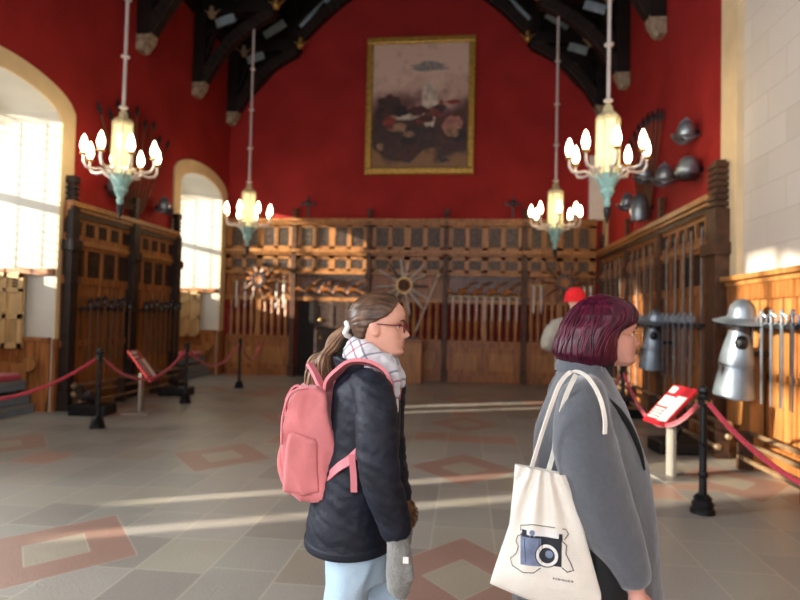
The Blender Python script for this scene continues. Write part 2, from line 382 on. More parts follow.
def side_panelling(name, label, T, o, u0, u1, posts, nsq, ntall, pm='post', pw=.09, pd=.2):
    e = thing(name, label, 'panelling', o); LT = local(T, o)
    b = MB(LT); b.box(u0, u1, 0, .05, 0, 3.2); b.build('back_board', M['wood'], e, smooth=0)
    c = MB(LT); c.box(u0, u1, .05, .16, 3.2, 3.26); c.box(u0, u1, .05, .2, 3.26, 3.35); c.box(u0, u1, .05, .11, 3.1, 3.2)
    k = u0
    c.box(u0, u1, .05, .12, 2.66, 2.74); c.build('cornice', M['wood_light'], e, smooth=0, bevel=.008)
    cv = MB(LT); cv.box(u0, u1, .11, .135, 3.12, 3.19); 
    fr = MB(LT); fr.box(u0, u1, .05, .085, 2.6, 2.83); fr.box(u0, u1, .05, .085, 3.05, 3.12); fr.box(u0, u1, .05, .085, 2.02, 2.15); fr.box(u0, u1, .05, .09, 0, .22); fr.box(u0, u1, .05, .085, 1.0, 1.1)
    for p0, p1 in zip(posts[:-1], posts[1:]):
        n = nsq; w_ = (p1-p0)/n
        for i in range(n+1): u = p0+i*w_; fr.box(u-.045, u+.045, .05, .085, 2.83, 3.05)
        for i in range(n): 
            a, b_ = p0+i*w_+.045, p0+(i+1)*w_-.045; cv.box(a, b_, .05, .06, 2.83, 3.05)
            for j in (1, 2): u = a+(b_-a)*j/3; cv.box(u-.008, u+.008, .06, .075, 2.83, 3.05)
            cv.box(a, b_, .06, .072, 2.93, 2.95)
        n = ntall; w_ = (p1-p0)/n
        for i in range(n+1):
            u = p0+i*w_; fr.box(u-.04, u+.04, .05, .08, .22, 2.6)
        for i in range(n):
            a, b_ = p0+i*w_+.04, p0+(i+1)*w_-.04; cv.box(a, b_, .05, .06, 2.15, 2.6)
            for j in (1, 2, 3): u = a+(b_-a)*j/4; cv.box(u-.007, u+.007, .06, .075, 2.15, 2.6)
            cv.box(a, b_, .06, .074, 2.46, 2.49)
            u = (a+b_)/2; fr.box(u-.012, u+.012, .05, .066, .22, 2.02)
    fr.build('frame', M['wood'], e, smooth=0, bevel=.004); cv.build('carved_panel', M['wood_dark'], e, smooth=0)
    for p in posts: finial_post(LT, p, 3.75, e, pw, pd, pm)
    return e
side_panelling('oak_panelling', 'dark carved oak wall panelling between the two arched windows on the left', TL, (XL, 10.55, 0), 8.68, 12.2, [8.78, 10.55, 12.22], 5, 4)
rp = side_panelling('oak_panelling', 'carved oak panelling receding along the right wall under the red paint', TR, (XR, 11.7, 0), 8.2, 15.15, [8.22, 10.5, 12.65, 15.0], 6, 5, 'post_brown', .06, .14)
# heavier end post of the right panelling
hp = MB(local(TR, (XR, 11.7, 0))); hp.box(7.98, 8.3, .02, .2, 0, 3.1); hp.box(7.94, 8.34, .02, .26, 2.5, 2.66)
for k in range(7): hp.box(8.0+.0*k, 8.28, .03, .2, 3.14+k*.085, 3.19+k*.085)
hp.box(8.04, 8.24, .05, .17, 3.1, 3.75); hp.build('end_post', M['post_brown'], rp, smooth=0, bevel=.006)
# low panelling under the blocked window
e = thing('low_panelling', 'honey coloured low oak panelling below the pale blocked window', 'panelling', (XR, 5.5, 0)); LT = local(TR, (XR, 5.5, 0))
MB(LT).box(-6, 7.94, -.05, .04, 0, 2.1).build('back_board', M['wood_light'], e, smooth=0)
c = MB(LT); c.box(-6, 7.94, -.05, .16, 2.14, 2.2); c.box(-6, 7.94, -.05, .1, 2.08, 2.14); c.build('cornice', M['wood_light'], e, smooth=0, bevel=.008)
c = MB(LT); c.box(-6, 7.94, .04, .075, 1.9, 2.08); c.box(-6, 7.94, .04, .08, 0, .3); c.box(-6, 7.94, .04, .07, 1.0, 1.08)
u = 7.9
while u > -2: c.box(u-.04, u+.04, .04, .07, .3, 1.9); c.box(u-.27, u-.25, .04, .056, .3, 1.9); u -= .5
c.build('frame', M['wood'], e, smooth=0, bevel=.004)
c = MB(LT); c.box(6.98, 7.2, .07, .22, 0, 1.35); c.build('pilaster', M['wood_light'], e, smooth=0, bevel=.008)

# far screen
FS = (CX, YF, 0); LT = local(TF, FS)
e = thing('oak_screen', 'carved oak screen with red backed balusters across the far wall', 'screen', FS)
posts = [-4.54, -2.55, -.56, 1.42]; E0, E1 = XL+.02, XR-.2; ed = [E0]+posts+[E1]
MB(LT).box(E0, E1, 0, .05, 2.0, 4.1).build('back_board', M['wood'], e, smooth=0)
c = MB(LT)
for (v1, z0, z1) in ((.24, 4.05, 4.13), (.18, 3.98, 4.05), (.26, 3.24, 3.33), (.2, 3.18, 3.24), (.16, 2.68, 2.76)): c.box(E0, E1, .05, v1, z0, z1)
c.build('cornice', M['wood_light'], e, smooth=0, bevel=.008)
fr = MB(LT)
for z0, z1 in ((3.33, 3.42), (3.92, 3.98), (3.08, 3.18), (2.76, 2.84), (1.98, 2.08)): fr.box(E0, E1, .05, .1, z0, z1)
for i in range(5):
    cv = MB(LT); a, b = ed[i]+.08, ed[i+1]-.08; n = 4; w_ = (b-a)/n
    for k in range(n+1): u = a+k*w_; wd = .055 if k % 2 else .085; fr.box(u-wd, u+wd, .05, .1, 2.76, 3.98)
    for k in range(n):
        p, q = a+k*w_+.06, a+(k+1)*w_-.06
        for (z0, z1) in ((3.42, 3.92), (2.84, 3.08)):
            cv.box(p, q, .05, .065, z0, z1)
            for j in (1, 2, 3): u = p+(q-p)*j/4; cv.box(u-.012, u+.012, .065, .085, z0, z1)
            for j in (1, 2): zz = z0+(z1-z0)*j/3; cv.box(p, q, .065, .08, zz-.01, zz+.01)
    cv.build('carved_panel', M['carved_grey'], e, smooth=0)
fr.build('frame', M['wood_light'], e, smooth=0, bevel=.004)
for p in posts: finial_post(LT, p, 4.4, e, .065, .2, 'post_brown')
# red cloth behind and balusters
nb = 0
for i in (0, 2, 3, 4):
    a, b = ed[i]+.1, ed[i+1]-.1
    MB(LT).box(a, b, .01, .03, 1.02, 2.0).build('red_cloth', M['curtain'], e, smooth=0)
    n = 9
    for k in range(n):
        u = a+(b-a)*(k+.5)/n; t = MB(LT)
        if k == 4: t.box(u-.07, u+.07, .05, .14, 1.05, 2.0)
        else:
            prof = [(.04, 0), (.052, .05), (.036, .12), (.05, .3), (.06, .45), (.048, .6), (.036, .75), (.054, .86), (.04, .95)]
            t.lathe(prof+[(.04, .951)], (u, .09, 1.05), 8)
        t.build('baluster', M['wood_light'], e, smooth=40)
    bs = MB(LT); bs.box(a-.02, b+.02, .02, .1, 0, 1.05); bs.box(a-.02, b+.02, .1, .16, .98, 1.05); bs.box(a-.02, b+.02, .1, .15, 0, .16)
    for k in range(3): u = a+(b-a)*k/2; bs.box(u-.05, u+.05, .1, .13, .16, .98)
    bs.box(a, b, .1, .125, .86, .98)
    bs.build('base_panel', M['wood'], e, smooth=0, bevel=.004)
    for k in range(2): u = a+(b-a)*(k+.5)/2; MB(LT).box(u-.3, u+.3, .1, .115, .3, .74).build('raised_panel', M['wood_light'], e, smooth=0, bevel=.01)
# metal lattice friezes in the second and fourth bays
for i in (1, 3):
    a, b = ed[i]+.12, ed[i+1]-.12; t = MB(LT)
    n = 26
    for k in range(n): u = a+(b-a)*(k+.5)/n; t.box(u-.012, u+.012, .07, .09, 2.1, 2.66)
    t.box(a, b, .065, .095, 2.1, 2.14); t.box(a, b, .065, .095, 2.62, 2.66); t.build('metal_grille', M['steel_d'], e, smooth=0)
# the dark doorway of the second bay
d = bpy.data.objects.new('door_1', None); COL.objects.link(d); d.location = (-3.55, YF, 0); struct(d, 'dark studded doorway in the far screen')
DT = lambda x, v, z: (x+3.55, -v, z)
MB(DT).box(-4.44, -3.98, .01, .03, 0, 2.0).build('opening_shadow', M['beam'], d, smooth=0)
q = MB(DT); q.box(-3.95, -2.68, .02, .08, 0, 2.0)
for k in range(3): q.box(-3.95+.42*k, -3.87+.42*k, .08, .11, 0, 2.0)
for z in (.1, .7, 1.3, 1.9): q.box(-3.95, -2.68, .08, .105, z-.05, z+.05)
q.build('door_leaf', M['wood_dark'], d, smooth=0, bevel=.005)
for z in (1.02, 1.48): MB().lathe([(.06, 0), (.05, .02), (.02, .035)], (-3.8+3.55, -.11, z), 12, (0, -1, 0)).build('door_roundel', M['brass'], d)
# pale panel high in the far right corner with its stone edge
struct(MB().box(2.98, 3.34, YF-.12, YF, 4.14, 5.75).build('trim_2', M['sign_white'], smooth=0), 'pale upright panel in the far right corner')
struct(MB().box(XR-.03, XR, 14.7, YF, 3.4, 6.2).build('trim_3', M['stone'], smooth=0), 'cream strip at the far end of the right wall')
# ------------------------------------------------------------------ roof trusses
def arc_pts(p0, p1, bulge, n=14):
    (x0, z0), (x1, z1) = p0, p1; dx, dz = x1-x0, z1-z0; L = math.hypot(dx, dz); nx, nz = -dz/L, dx/L
    return [(x0+dx*t+nx*bulge*math.sin(PI*t), z0+dz*t+nz*bulge*math.sin(PI*t)) for t in [k/n for k in range(n+1)]]
def beam2(mb, pts, th, y0, y1):
    up, dn = [], []
    for i, (x, z) in enumerate(pts):
        a = pts[max(i-1, 0)]; b = pts[min(i+1, len(pts)-1)]; dx, dz = b[0]-a[0], b[1]-a[1]; L = math.hypot(dx, dz)
        up.append((x-dz/L*th/2, z+dx/L*th/2)); dn.append((x+dz/L*th/2, z-dx/L*th/2))
    for i in range(len(pts)-1):
        mb.prism([up[i], up[i+1], dn[i+1], dn[i]], y0, y1)
HWD = (XR-XL)/2
def truss(y, label):
    e = thing('roof_truss', label, 'roof truss', (CX, y, 0))
    for s_ in (-1, 1):
        # d = distance from the wall towards the middle
        X = lambda d: s_*(HWD-d)
        def P(pts): return [(X(d), z) for d, z in pts]
        MB().box(min(X(0), X(.28)), max(X(0), X(.28)), -.15, .15, 6.95, 8.95).build('wall_post', M['beam'], e, smooth=0, bevel=.02)
        b = MB(); beam2(b, P([(.0, 8.72), (1.95, 8.72)]), .3, -.16, .16); b.build('hammer_beam', M['beam'], e, smooth=0, bevel=.02)
        b = MB(); beam2(b, P(arc_pts((.22, 7.05), (1.85, 8.6), .2)), .24, -.12, .12)
        b.build('curved_brace', M['beam_brown'], e, smooth=0, bevel=.015)
        b = MB(); beam2(b, P([(.25, 8.1), (.95, 8.62)]), .09, -.05, .05); beam2(b, P([(.28, 7.6), (.62, 8.6)]), .07, -.05, .05)
        b.build('spandrel_strut', M['beam'], e, smooth=0)
        b = MB(); beam2(b, P([(1.75, 8.8), (1.75, 10.95)]), .24, -.13, .13); b.build('hammer_post', M['beam'], e, smooth=0, bevel=.02)
        for k, (off, th) in enumerate(((0, .26), (.42, .1))):
            b = MB(); beam2(b, P([(p[0], p[1]+off) for p in arc_pts((1.8, 8.8), (4.95, 10.9), .28, 18)]), th, -.12+.02*k, .12-.02*k)
            b.build('arched_brace', M['beam_brown'] if not k else M['beam'], e, smooth=0, bevel=.015)
        b = MB(); beam2(b, P([(.0, 8.9), (4.92, 13.9)]), .34, -.15, .15); b.build('principal_rafter', M['beam'], e, smooth=0)
        b = MB()
        for t in (.35, .75, 1.15): beam2(b, P([(t, 8.85), (t, 9.05+t*1.0)]), .1, -.05, .05)
        for t in (2.3, 2.9, 3.5): beam2(b, P([(t, 9.7+(t-1.8)*.42), (t, 9.0+t*1.0)]), .1, -.05, .05)
        b.build('upright_strut', M['beam'], e, smooth=0)
        for pts_, th in (([(.5, 8.35), (.95, 8.5)], .2), ([(.95, 9.0), (1.5, 9.35)], .22), ([(1.95, 9.2), (2.5, 9.95)], .13), ([(2.5, 9.95), (2.95, 9.75)], .12), ([(.75, 7.98), (1.15, 8.3)], .07)):
            b = MB(); beam2(b, P(pts_), th, -.07, -.03); b.build('pale_strut', M['pale_timber'], e, smooth=0)
        # carved stone corbel under the post
        c = MB(); c.prism([(X(0), 6.66), (X(.12), 6.66), (X(.26), 6.86), (X(.29), 6.98), (X(0), 6.98)], -.14, .14)
        c.ell((X(.14), 0, 6.74), (.1, .11, .12), 10, 6); c.build('corbel', M['corbel'], e, smooth=40)
        # carved gilded figures on beam ends
        for (d, z) in ((.45, 8.5), (1.98, 8.66)):
            g = MB(); g.ell((X(d), -.2, z), (.09, .1, .11), 10, 6); g.ell((X(d), -.2, z+.14), (.055, .06, .07), 8, 6)
            g.prism([(X(d)-.2, z+.12), (X(d)-.03, z-.06), (X(d)+.03, z-.06), (X(d)+.2, z+.12), (X(d), z+.02)], -.2, -.17)
            g.build('carved_figure', M['corbel'] if d < 1 else M['gilt'], e, smooth=40)
    b = MB(); b.box(-2.4, 2.4, -.14, .14, 10.95, 11.2); b.build('collar_beam', M['beam'], e, smooth=0)
    return e
tr0 = truss(8.45, 'dark timber roof truss nearest the camera, holding the two large chandeliers')
dup(tr0, 'dark timber roof truss second in the row from the camera', (CX, 10.72, 0))
dup(tr0, 'dark timber roof truss holding the two smaller looking far chandeliers', (CX, 13.05, 0))
dup(tr0, 'dark timber roof truss tight against the red gable wall', (CX, 15.03, 0))

bd = MB(); A_ = [(.0, 6.98), (.2, 7.05), (.75, 7.6), (1.25, 8.15), (1.6, 8.6), (2.2, 9.15), (3.4, 10.15), (4.9, 10.8)]
for s_ in (-1, 1):
    for p, q in zip(A_[:-1], A_[1:]): bd.prism([(CX+s_*(HWD-p[0]), p[1]), (CX+s_*(HWD-q[0]), q[1]), (CX+s_*(HWD-q[0]), 9.1+q[0]*1.05), (CX+s_*(HWD-p[0]), 9.1+p[0]*1.05)], YF-.06, YF-.01)
struct(bd.build('trim_4', M['beam'], smooth=0), 'dark boarding above the arch of the last roof truss')
# ------------------------------------------------------------------ painting
def painting_mat():
    m = bpy.data.materials.new('oil_painting'); m.use_nodes = True; nt = m.node_tree; N = nt.nodes; L = nt.links; b = N['Principled BSDF']; b.inputs['Roughness'].default_value = .45
    tc = N.new('ShaderNodeTexCoord'); sp = N.new('ShaderNodeSeparateXYZ'); L.new(tc.outputs['Generated'], sp.inputs[0])
    n = N.new('ShaderNodeTexNoise'); n.inputs['Scale'].default_value = 1.9; n.inputs['Detail'].default_value = 6; L.new(tc.outputs['Object'], n.inputs['Vector'])
    n2 = N.new('ShaderNodeTexNoise'); n2.inputs['Scale'].default_value = 3.6; n2.inputs['Detail'].default_value = 4; L.new(tc.outputs['Object'], n2.inputs['Vector'])
    a = N.new('ShaderNodeMath'); a.operation = 'MULTIPLY_ADD'; L.new(n.outputs[0], a.inputs[0]); a.inputs[1].default_value = .55; L.new(sp.outputs[2], a.inputs[2])
    r = N.new('ShaderNodeValToRGB'); e = r.color_ramp.elements; e[0].position = .34; e[0].color = lin((134, 96, 56)); e[1].position = 1.0; e[1].color = lin((206, 178, 160))
    for p, c in ((.42, (60, 34, 26)), (.6, (66, 36, 28)), (.72, (84, 50, 42)), (.8, (120, 88, 82)), (.9, (186, 156, 142))):
        q = e.new(min(p, 1)); q.color = lin(c)
    L.new(a.outputs[0], r.inputs[0])
    r2 = N.new('ShaderNodeValToRGB'); r2.color_ramp.elements[0].position = .56; r2.color_ramp.elements[0].color = (0, 0, 0, 1); r2.color_ramp.elements[1].position = .66; r2.color_ramp.elements[1].color = (1, 1, 1, 1)
    L.new(n2.outputs[0], r2.inputs[0]); mx = N.new('ShaderNodeMixRGB'); L.new(r2.outputs[0], mx.inputs[0]); L.new(r.outputs[0], mx.inputs[1]); mx.inputs[2].default_value = lin((104, 66, 52))
    mf = N.new('ShaderNodeMath'); mf.operation = 'MULTIPLY'; L.new(r2.outputs[0], mf.inputs[0]); mf.inputs[1].default_value = .25; L.new(mf.outputs[0], mx.inputs[0])
    L.new(mx.outputs[0], b.inputs['Base Color']); return m
PX0, PX1, PZ0, PZ1 = -2.73, .1, 5.3, 8.9
e = thing('framed_painting', 'large gold framed oil painting high on the red end wall', 'painting', ((PX0+PX1)/2, YF, (PZ0+PZ1)/2)); hw, hh = (PX1-PX0)/2, (PZ1-PZ0)/2
MB().box(-hw+.12, hw-.12, -.1, -.05, -hh+.12, hh-.12).build('canvas', painting_mat(), e, smooth=0)
fr = MB()
for a_, b_, c_, d_ in ((-hw, hw, hh-.17, hh), (-hw, hw, -hh, -hh+.17), (-hw, -hw+.17, -hh+.17, hh-.17), (hw-.17, hw, -hh+.17, hh-.17)): fr.box(a_, b_, -.17, -.01, c_, d_)
fr.build('frame', M['gold'], e, smooth=0, bevel=.03)
# soft painted shapes of the canvas: thin relief patches of paint
def blob(name, cx, cz, pts, m, y=-.104):
    b = MB(); b.prism([(cx+p[0], cz+p[1]) for p in pts], y, y+.004); return b.build(name, m, e, smooth=0)
M['pt_white'] = mat('paint_offwhite', (196, 182, 166), .5, var=.3, scale=7); M['pt_grey'] = mat('paint_grey', (138, 132, 126), .5, var=.3, scale=9)
M['pt_dark'] = mat('paint_dark', (34, 22, 22), .5, var=.5, scale=5, rgb2=(70, 42, 30)); M['pt_rose'] = mat('paint_rose', (166, 112, 98), .5, var=.3, scale=8)
def wob(n, rx, rz, seed, am=.25):
    q = random.Random(seed); return [((1+q.uniform(-am, am))*rx*math.cos(2*PI*k/n), (1+q.uniform(-am, am))*rz*math.sin(2*PI*k/n)) for k in range(n)]
blob('dark_passage', -.35, -.75, wob(22, .85, .62, 3), M['pt_dark'], -.103)
blob('dark_passage', -.85, -.1, wob(18, .34, .42, 5), M['pt_dark'], -.1035)
blob('pale_passage', .26, .05, wob(16, .22, .62, 9, .2), M['pt_white'], -.106)
blob('pale_passage', -.38, -.3, wob(14, .36, .09, 11), M['pt_white'], -.107)
blob('grey_passage', .22, 1.02, wob(16, .46, .13, 14, .3), M['pt_grey'], -.106)
blob('rose_passage', .85, -.55, wob(14, .24, .3, 17), M['pt_rose'], -.106)

q = random.Random(21)
for k in range(26):
    x, z = q.uniform(-1.1, 1.1), q.uniform(-1.45, .1); m_ = [mat('brushwork', c_, .5, var=.35, scale=8) for c_ in (q.choice(((74, 36, 26), (38, 24, 22), (112, 66, 44), (146, 112, 84), (52, 40, 40), (128, 48, 36))),)][0]
    blob('brush_passage', x, z, wob(11, q.uniform(.07, .26), q.uniform(.05, .16), 40+k, .4), m_, -.1075-.0004*k)
# ------------------------------------------------------------------ chandeliers
def chandelier(loc, label, top=8.57):
    e = thing('chandelier', label, 'chandelier', loc, group='pendant chandeliers'); H = top-loc[2]
    MB().tube([(0, 0, .6), (0, 0, H)], .027, 10).build('rod', M['rod'], e)
    for h in (.66, 1.45, 2.35, 3.3): 
        if h < H-.1: MB().lathe([(.03, -.03), (.065, -.012), (.065, .012), (.03, .03)], (0, 0, h), 10).build('rod_collar', M['rod'], e)
    MB().lathe([(.03, .62), (.06, .58), (.08, .5), (.14, .46), (.165, .42), (.165, .39), (.14, .37)], n=6).build('lantern_cap', M['pale_gilt'], e, smooth=20)
    MB().lathe([(.14, -.38), (.15, -.3), (.15, .32), (.135, .38)], n=6).build('lantern', M['cream_lantern'], e, smooth=20)
    fr = MB()
    for j in range(6):
        a = 2*PI*j/6; fr.tube([(.155*math.cos(a), .155*math.sin(a), -.38), (.155*math.cos(a), .155*math.sin(a), .42)], .014, 6)
        a += PI/6; fr.tube([(.136*math.cos(a), .136*math.sin(a), -.38), (.136*math.cos(a), .136*math.sin(a), .02)], .009, 5)
    fr.build('lantern_bars', M['pale_gilt'], e)
    MB().lathe([(.02, -.84), (.05, -.79), (.04, -.72), (.1, -.62), (.09, -.57), (.15, -.46), (.175, -.39), (.15, -.37)], n=12).build('lower_bowl', M['turq'], e)
    MB().lathe([(.008, -1.06), (.02, -1.0), (.045, -.93), (.05, -.86), (.02, -.82)], n=10).build('finial', M['black'], e)
    for j in range(8):
        a = 2*PI*j/8; ca, sa = math.cos(a), math.sin(a)
        P = [(.12, -.46), (.2, -.4), (.3, -.33), (.4, -.35), (.48, -.33), (.52, -.26), (.52, -.16)]
        ar = MB().tube([(r_*ca, r_*sa, z) for r_, z in P], [.018, .018, .02, .02, .02, .018, .016], 6)
        ar.ell((.2*ca, .2*sa, -.31), (.035, .035, .04), 8, 6)
        ao = ar.build('arm', M['cream_lantern'] if False else M['rod'], e)
        MB().lathe([(.02, -.17), (.05, -.15), (.055, -.13), (.03, -.12)], (.52*ca, .52*sa, 0), 10).build('candle_cup', M['gilt'], ao)
        MB().lathe([(.022, -.12), (.045, -.08), (.054, -.03), (.046, .03), (.028, .09), (.005, .14)], (.52*ca, .52*sa, 0), 12).build('bulb', M['bulb'], ao)
    return e
ch = chandelier((-5.28, 8.4, 4.05), 'large looking chandelier at left, in front of the fan of spears')
dup(ch, 'chandelier at left further back, above the sunlit bay of the oak screen', (-5.05, 13.05, 3.98))
dup(ch, 'large looking chandelier at right, beside the wall mounted helmets', (1.9, 8.4, 4.02))
dup(ch, 'chandelier at right further back, above the red capped man', (1.87, 13.05, 3.98))
M['lance'] = mat('grey_lance', (128, 112, 100), .45, .3, var=.3, scale=5)
# ------------------------------------------------------------------ arms on the walls
def spear(parent=None):
    pass
def spear_thing(label, p0, p1, group, head=.22):
    p0, p1 = Vector(p0), Vector(p1); d = (p1-p0); L = d.length
    o = thing('spear', label, 'spear', p0, group=group); o.rotation_mode = 'QUATERNION'; o.rotation_quaternion = Vector((0, 0, 1)).rotation_difference(d.normalized())
    MB().tube([(0, 0, 0), (0, 0, L-head)], .017, 7).build('haft', M['haft'], o)
    MB().lathe([(.016, L-head-.04), (.024, L-head), (.05, L-head*.75), (.03, L-head*.4), (.004, L)], n=6).build('spearhead', M['steel_d'], o, smooth=20)
    return o
c0 = (XL+.09, 10.5, 3.45); c1 = (XR-.09, 11.35, 3.5)
for i in range(9):
    a = math.radians(-33+66*i/8); L = 1.95 if i % 2 else 2.1; x = XL+.08+.012*i
    spear_thing('spear in the fan on the left wall behind the chandelier', (x, c0[1]+.35*math.sin(a), c0[2]+.35*math.cos(a)*.2), (x, c0[1]+L*math.sin(a), c0[2]+L*math.cos(a)), 'fan of spears on the left wall')
for i in range(8):
    a = math.radians(-26+52*i/7); L = 2.0; x = XR-.08-.012*i
    spear_thing('thin spear in the fan above the right wall panelling', (x, c1[1]+.2*math.sin(a), c1[2]), (x, c1[1]+L*math.sin(a), c1[2]+L*math.cos(a)), 'fan of spears on the right wall')
# little shields forming the arc under the spear heads
def helmet(loc, rz, label, kind=0, s=1.0, ry=0):
    s = s*.78
    e = thing('helmet', label, 'helmet', loc, rz); e.scale = (s, s, s)
    m = M['steel']
    MB().lathe([(.13, -.08), (.15, -.04), (.15, .03), (.135, .1), (.1, .16), (.05, .195), (.01, .205)], n=20).build('skull', m, e)
    if kind == 0:   # peaked brim
        b = MB()
        def fn(i, j):
            t = 2*PI*i/28; r_ = .14+.06*j/3*(1+.35*math.cos(2*t)); return (r_*math.cos(t)*1.12, r_*math.sin(t)*.95, -.07-.03*j/3+.07*(j/3)*math.cos(2*t))
        b.grid(28, 4, fn, True); o = b.build('brim', m, e); o.modifiers.new('s', 'SOLIDIFY').thickness = .008
        c = MB(); c.prism([(-.14, .05), (-.1, .18), (0, .27), (.1, .18), (.14, .05), (0, .16)], -.008, .008); c.build('comb', m, e)
    else:           # closed visor
        b = MB(); b.lathe([(.13, -.1), (.158, -.06), (.16, .02), (.14, .05)], (.03, 0, 0), 18); b.build('visor', m, e)
        b = MB().box(.1, .195, -.07, .07, -.02, .0); b.build('eye_slit', M['black'], e, smooth=0)
        b = MB().lathe([(.12, -.16), (.15, -.12), (.13, -.08)], n=18); b.build('neck_guard', M['steel_d'], e)
    MB().lathe([(.05, 0), (.04, .1)], (-.2, 0, 0), 8, (1, 0, 0)).build('bracket', M['black'], e)
    return e
hr = XR-.2
helmet((hr, 9.05, 4.42), PI, 'peaked steel helmet highest of the group on the right red wall', 0, 1.1)
helmet((hr, 8.95, 3.85), PI, 'closed steel helmet nearest the camera on the right red wall', 1, 1.25)
helmet((hr, 10.0, 4.0), PI, 'peaked steel helmet level with the closed helmet, to its left', 0, 1.15)
helmet((hr, 11.1, 4.3), PI, 'peaked steel helmet just right of the large chandelier bulbs', 0, 1.1)
helmet((hr, 12.25, 4.0), PI, 'peaked steel helmet lowest and furthest on the right red wall', 0, 1.1)
bp = thing('breastplate', 'small dark breastplate hung below the spear fan on the right wall', 'armour', (XR-.26, 11.2, 3.72))
MB().box(.1, .25, -.03, .03, -.03, .03).build('mount', M['black'], bp, smooth=0)
MB().lathe([(.13, -.25), (.16, -.1), (.14, .08), (.1, .18), (.07, .22), (.05, .23)], n=16).build('plate', M['steel'], bp)
hl = XL+.22
helmet((hl, 9.79, 3.8), 0, 'dark helmet on the left wall below the large chandelier', 1, 1.3)
helmet((hl, 11.45, 3.76), 0, 'dark helmet on the left wall beside the second window arch', 0, 1.1)

def sword_mesh(L, bl, hm, gm, e, wd=.03):
    b = MB(); b.add([(-wd, 0, 0), (0, -.008, 0), (wd, 0, 0), (0, .008, 0), (-wd*.7, 0, L*.92), (0, -.005, L*.92), (wd*.7, 0, L*.92), (0, .005, L*.92), (0, 0, L)], [(0, 1, 5, 4), (1, 2, 6, 5), (2, 3, 7, 6), (3, 0, 4, 7), (4, 5, 8), (5, 6, 8), (6, 7, 8), (7, 4, 8)])
    b.build('blade', bl, e, smooth=0)
    MB().box(-.1, .1, -.014, .014, -.03, 0).build('crossguard', gm, e, smooth=0, bevel=.005)
    MB().tube([(0, 0, -.03), (0, 0, -.17)], .015, 8).ell((0, 0, -.19), (.028, .028, .028), 10, 6).build('hilt', hm, e)
def sword(label, loc, d, L=.62, group=None, mt='blade', side=(1, 0, 0)):
    o = thing('sword', label, 'sword', loc, group=group)
    z = Vector(d).normalized(); x = Vector(side); x = (x-z*x.dot(z)).normalized(); y = z.cross(x)
    o.rotation_euler = Matrix((x, y, z)).transposed().to_euler(); sword_mesh(L, M[mt], M['haft'], M['brass'], o); return o
# rows of upright swords on the far screen (points down)
proto = sword('upright pale sword hanging in the sunlit left bay of the far screen', (-6.1, YF-.13, 2.46), (0, 0, -1), .72, 'swords in the left bay of the far screen')
def place(src, label, loc, group, scale=1):
    o = dup(src, label, loc, None, group); o.scale = (scale,)*3; return o
for u in (-5.86, -5.0, -4.8): place(proto, 'upright pale sword hanging in the sunlit left bay of the far screen', (u, YF-.13, 2.46), 'swords in the left bay of the far screen')
for u in (1.66, 1.84, 2.9, 3.05): place(proto, 'upright sword hanging beside the pistol wheel in the right bay of the far screen', (u, YF-.13, 2.46), 'swords in the right bay of the far screen')
for k in range(9): place(proto, 'upright sword hanging over the balusters of the fourth screen bay', (-.36+.2*k, YF-.16, 2.14), 'swords over the balusters of the fourth screen bay', .85)
# radiating displays: star of swords, and two wheels of pistols
star = (-1.61, YF-.2, 2.42)
for k in range(14):
    a = 2*PI*k/14+R.uniform(-.08, .08); d = (math.cos(a), 0, math.sin(a)); sword('sword radiating in the star display in the middle bay of the far screen', (star[0]+.2*d[0], star[1]-.002*k, star[2]+.2*d[2]), d, R.choice((.42, .5, .58)), 'star of swords on the far screen', side=(-math.sin(a), 0, math.cos(a)), mt=R.choice(('blade', 'steel_d', 'blade')))
def pistol(label, loc, a, group):
    o = thing('pistol', label, 'pistol', loc, group=group); o.rotation_euler = (0, -a, 0); o.scale = (1.45,)*3
    MB().tube([(.1, 0, 0), (.36, 0, 0)], [.018, .014], 8).build('barrel', M['haft'], o)
    MB().tube([(.2, 0, -.02), (.08, 0, -.02), (.0, 0, -.05), (-.04, 0, -.11)], [.022, .03, .03, .038], 8).build('stock', M['wood'], o)
    MB().box(.06, .13, -.04, -.02, -.02, .03).build('lock', M['steel_d'], o, smooth=0); return o
for (cx_, cz_, nm) in ((-5.45, 2.5, 'left'), (2.39, 2.55, 'right')):
    o = thing('wheel_boss', 'round wooden boss at the centre of the %s pistol wheel on the far screen' % nm, 'ornament', (cx_, YF-.2, cz_))
    MB().lathe([(.12, -.1), (.12, .06), (.07, .09), (.01, .1)], (0, 0, 0), 16, (0, -1, 0)).build('disc', M['wood_light'], o)
    for k in range(10):
        a = 2*PI*k/10; pistol('pistol radiating in the %s wheel display on the far screen' % nm, (cx_+.03*math.cos(a), YF-.26, cz_+.03*math.sin(a)), a, 'wheel of pistols at the %s of the far screen' % nm)
# locks and pistols lying along the two metal grilles
for (a, b, nm) in ((-4.4, -2.7, 'second'), (-.42, 1.28, 'fourth')):
    for k in range(9): pistol('pistol fixed on the metal grille of the %s screen bay' % nm, (a+(b-a)*k/9, YF-.15, 2.36), PI*.12 if k % 2 else -PI*.16, 'pistols on the %s bay grille' % nm)
sword('huge two handed sword leaning diagonally beside the star display', (-.72, YF-.24, 2.72), (-.6, -.34, -1.6), 1.68, side=(1, 0, -.5)).scale = (1, 1, 1)
ped = thing('pedestal', 'plain oak pedestal box with dark top standing before the far screen', 'pedestal', (-1.38, YF-.75, 0))
MB().box(-.31, .31, -.25, .25, 0, 1.0).build('box', M['wood_light'], ped, smooth=0, bevel=.01); MB().box(-.34, .34, -.28, .28, 1.0, 1.07).build('top', M['wood'], ped, smooth=0, bevel=.01)
MB().box(-.2, .2, -.1, .12, 1.07, 1.12).build('dark_slot', M['black'], ped, smooth=0)
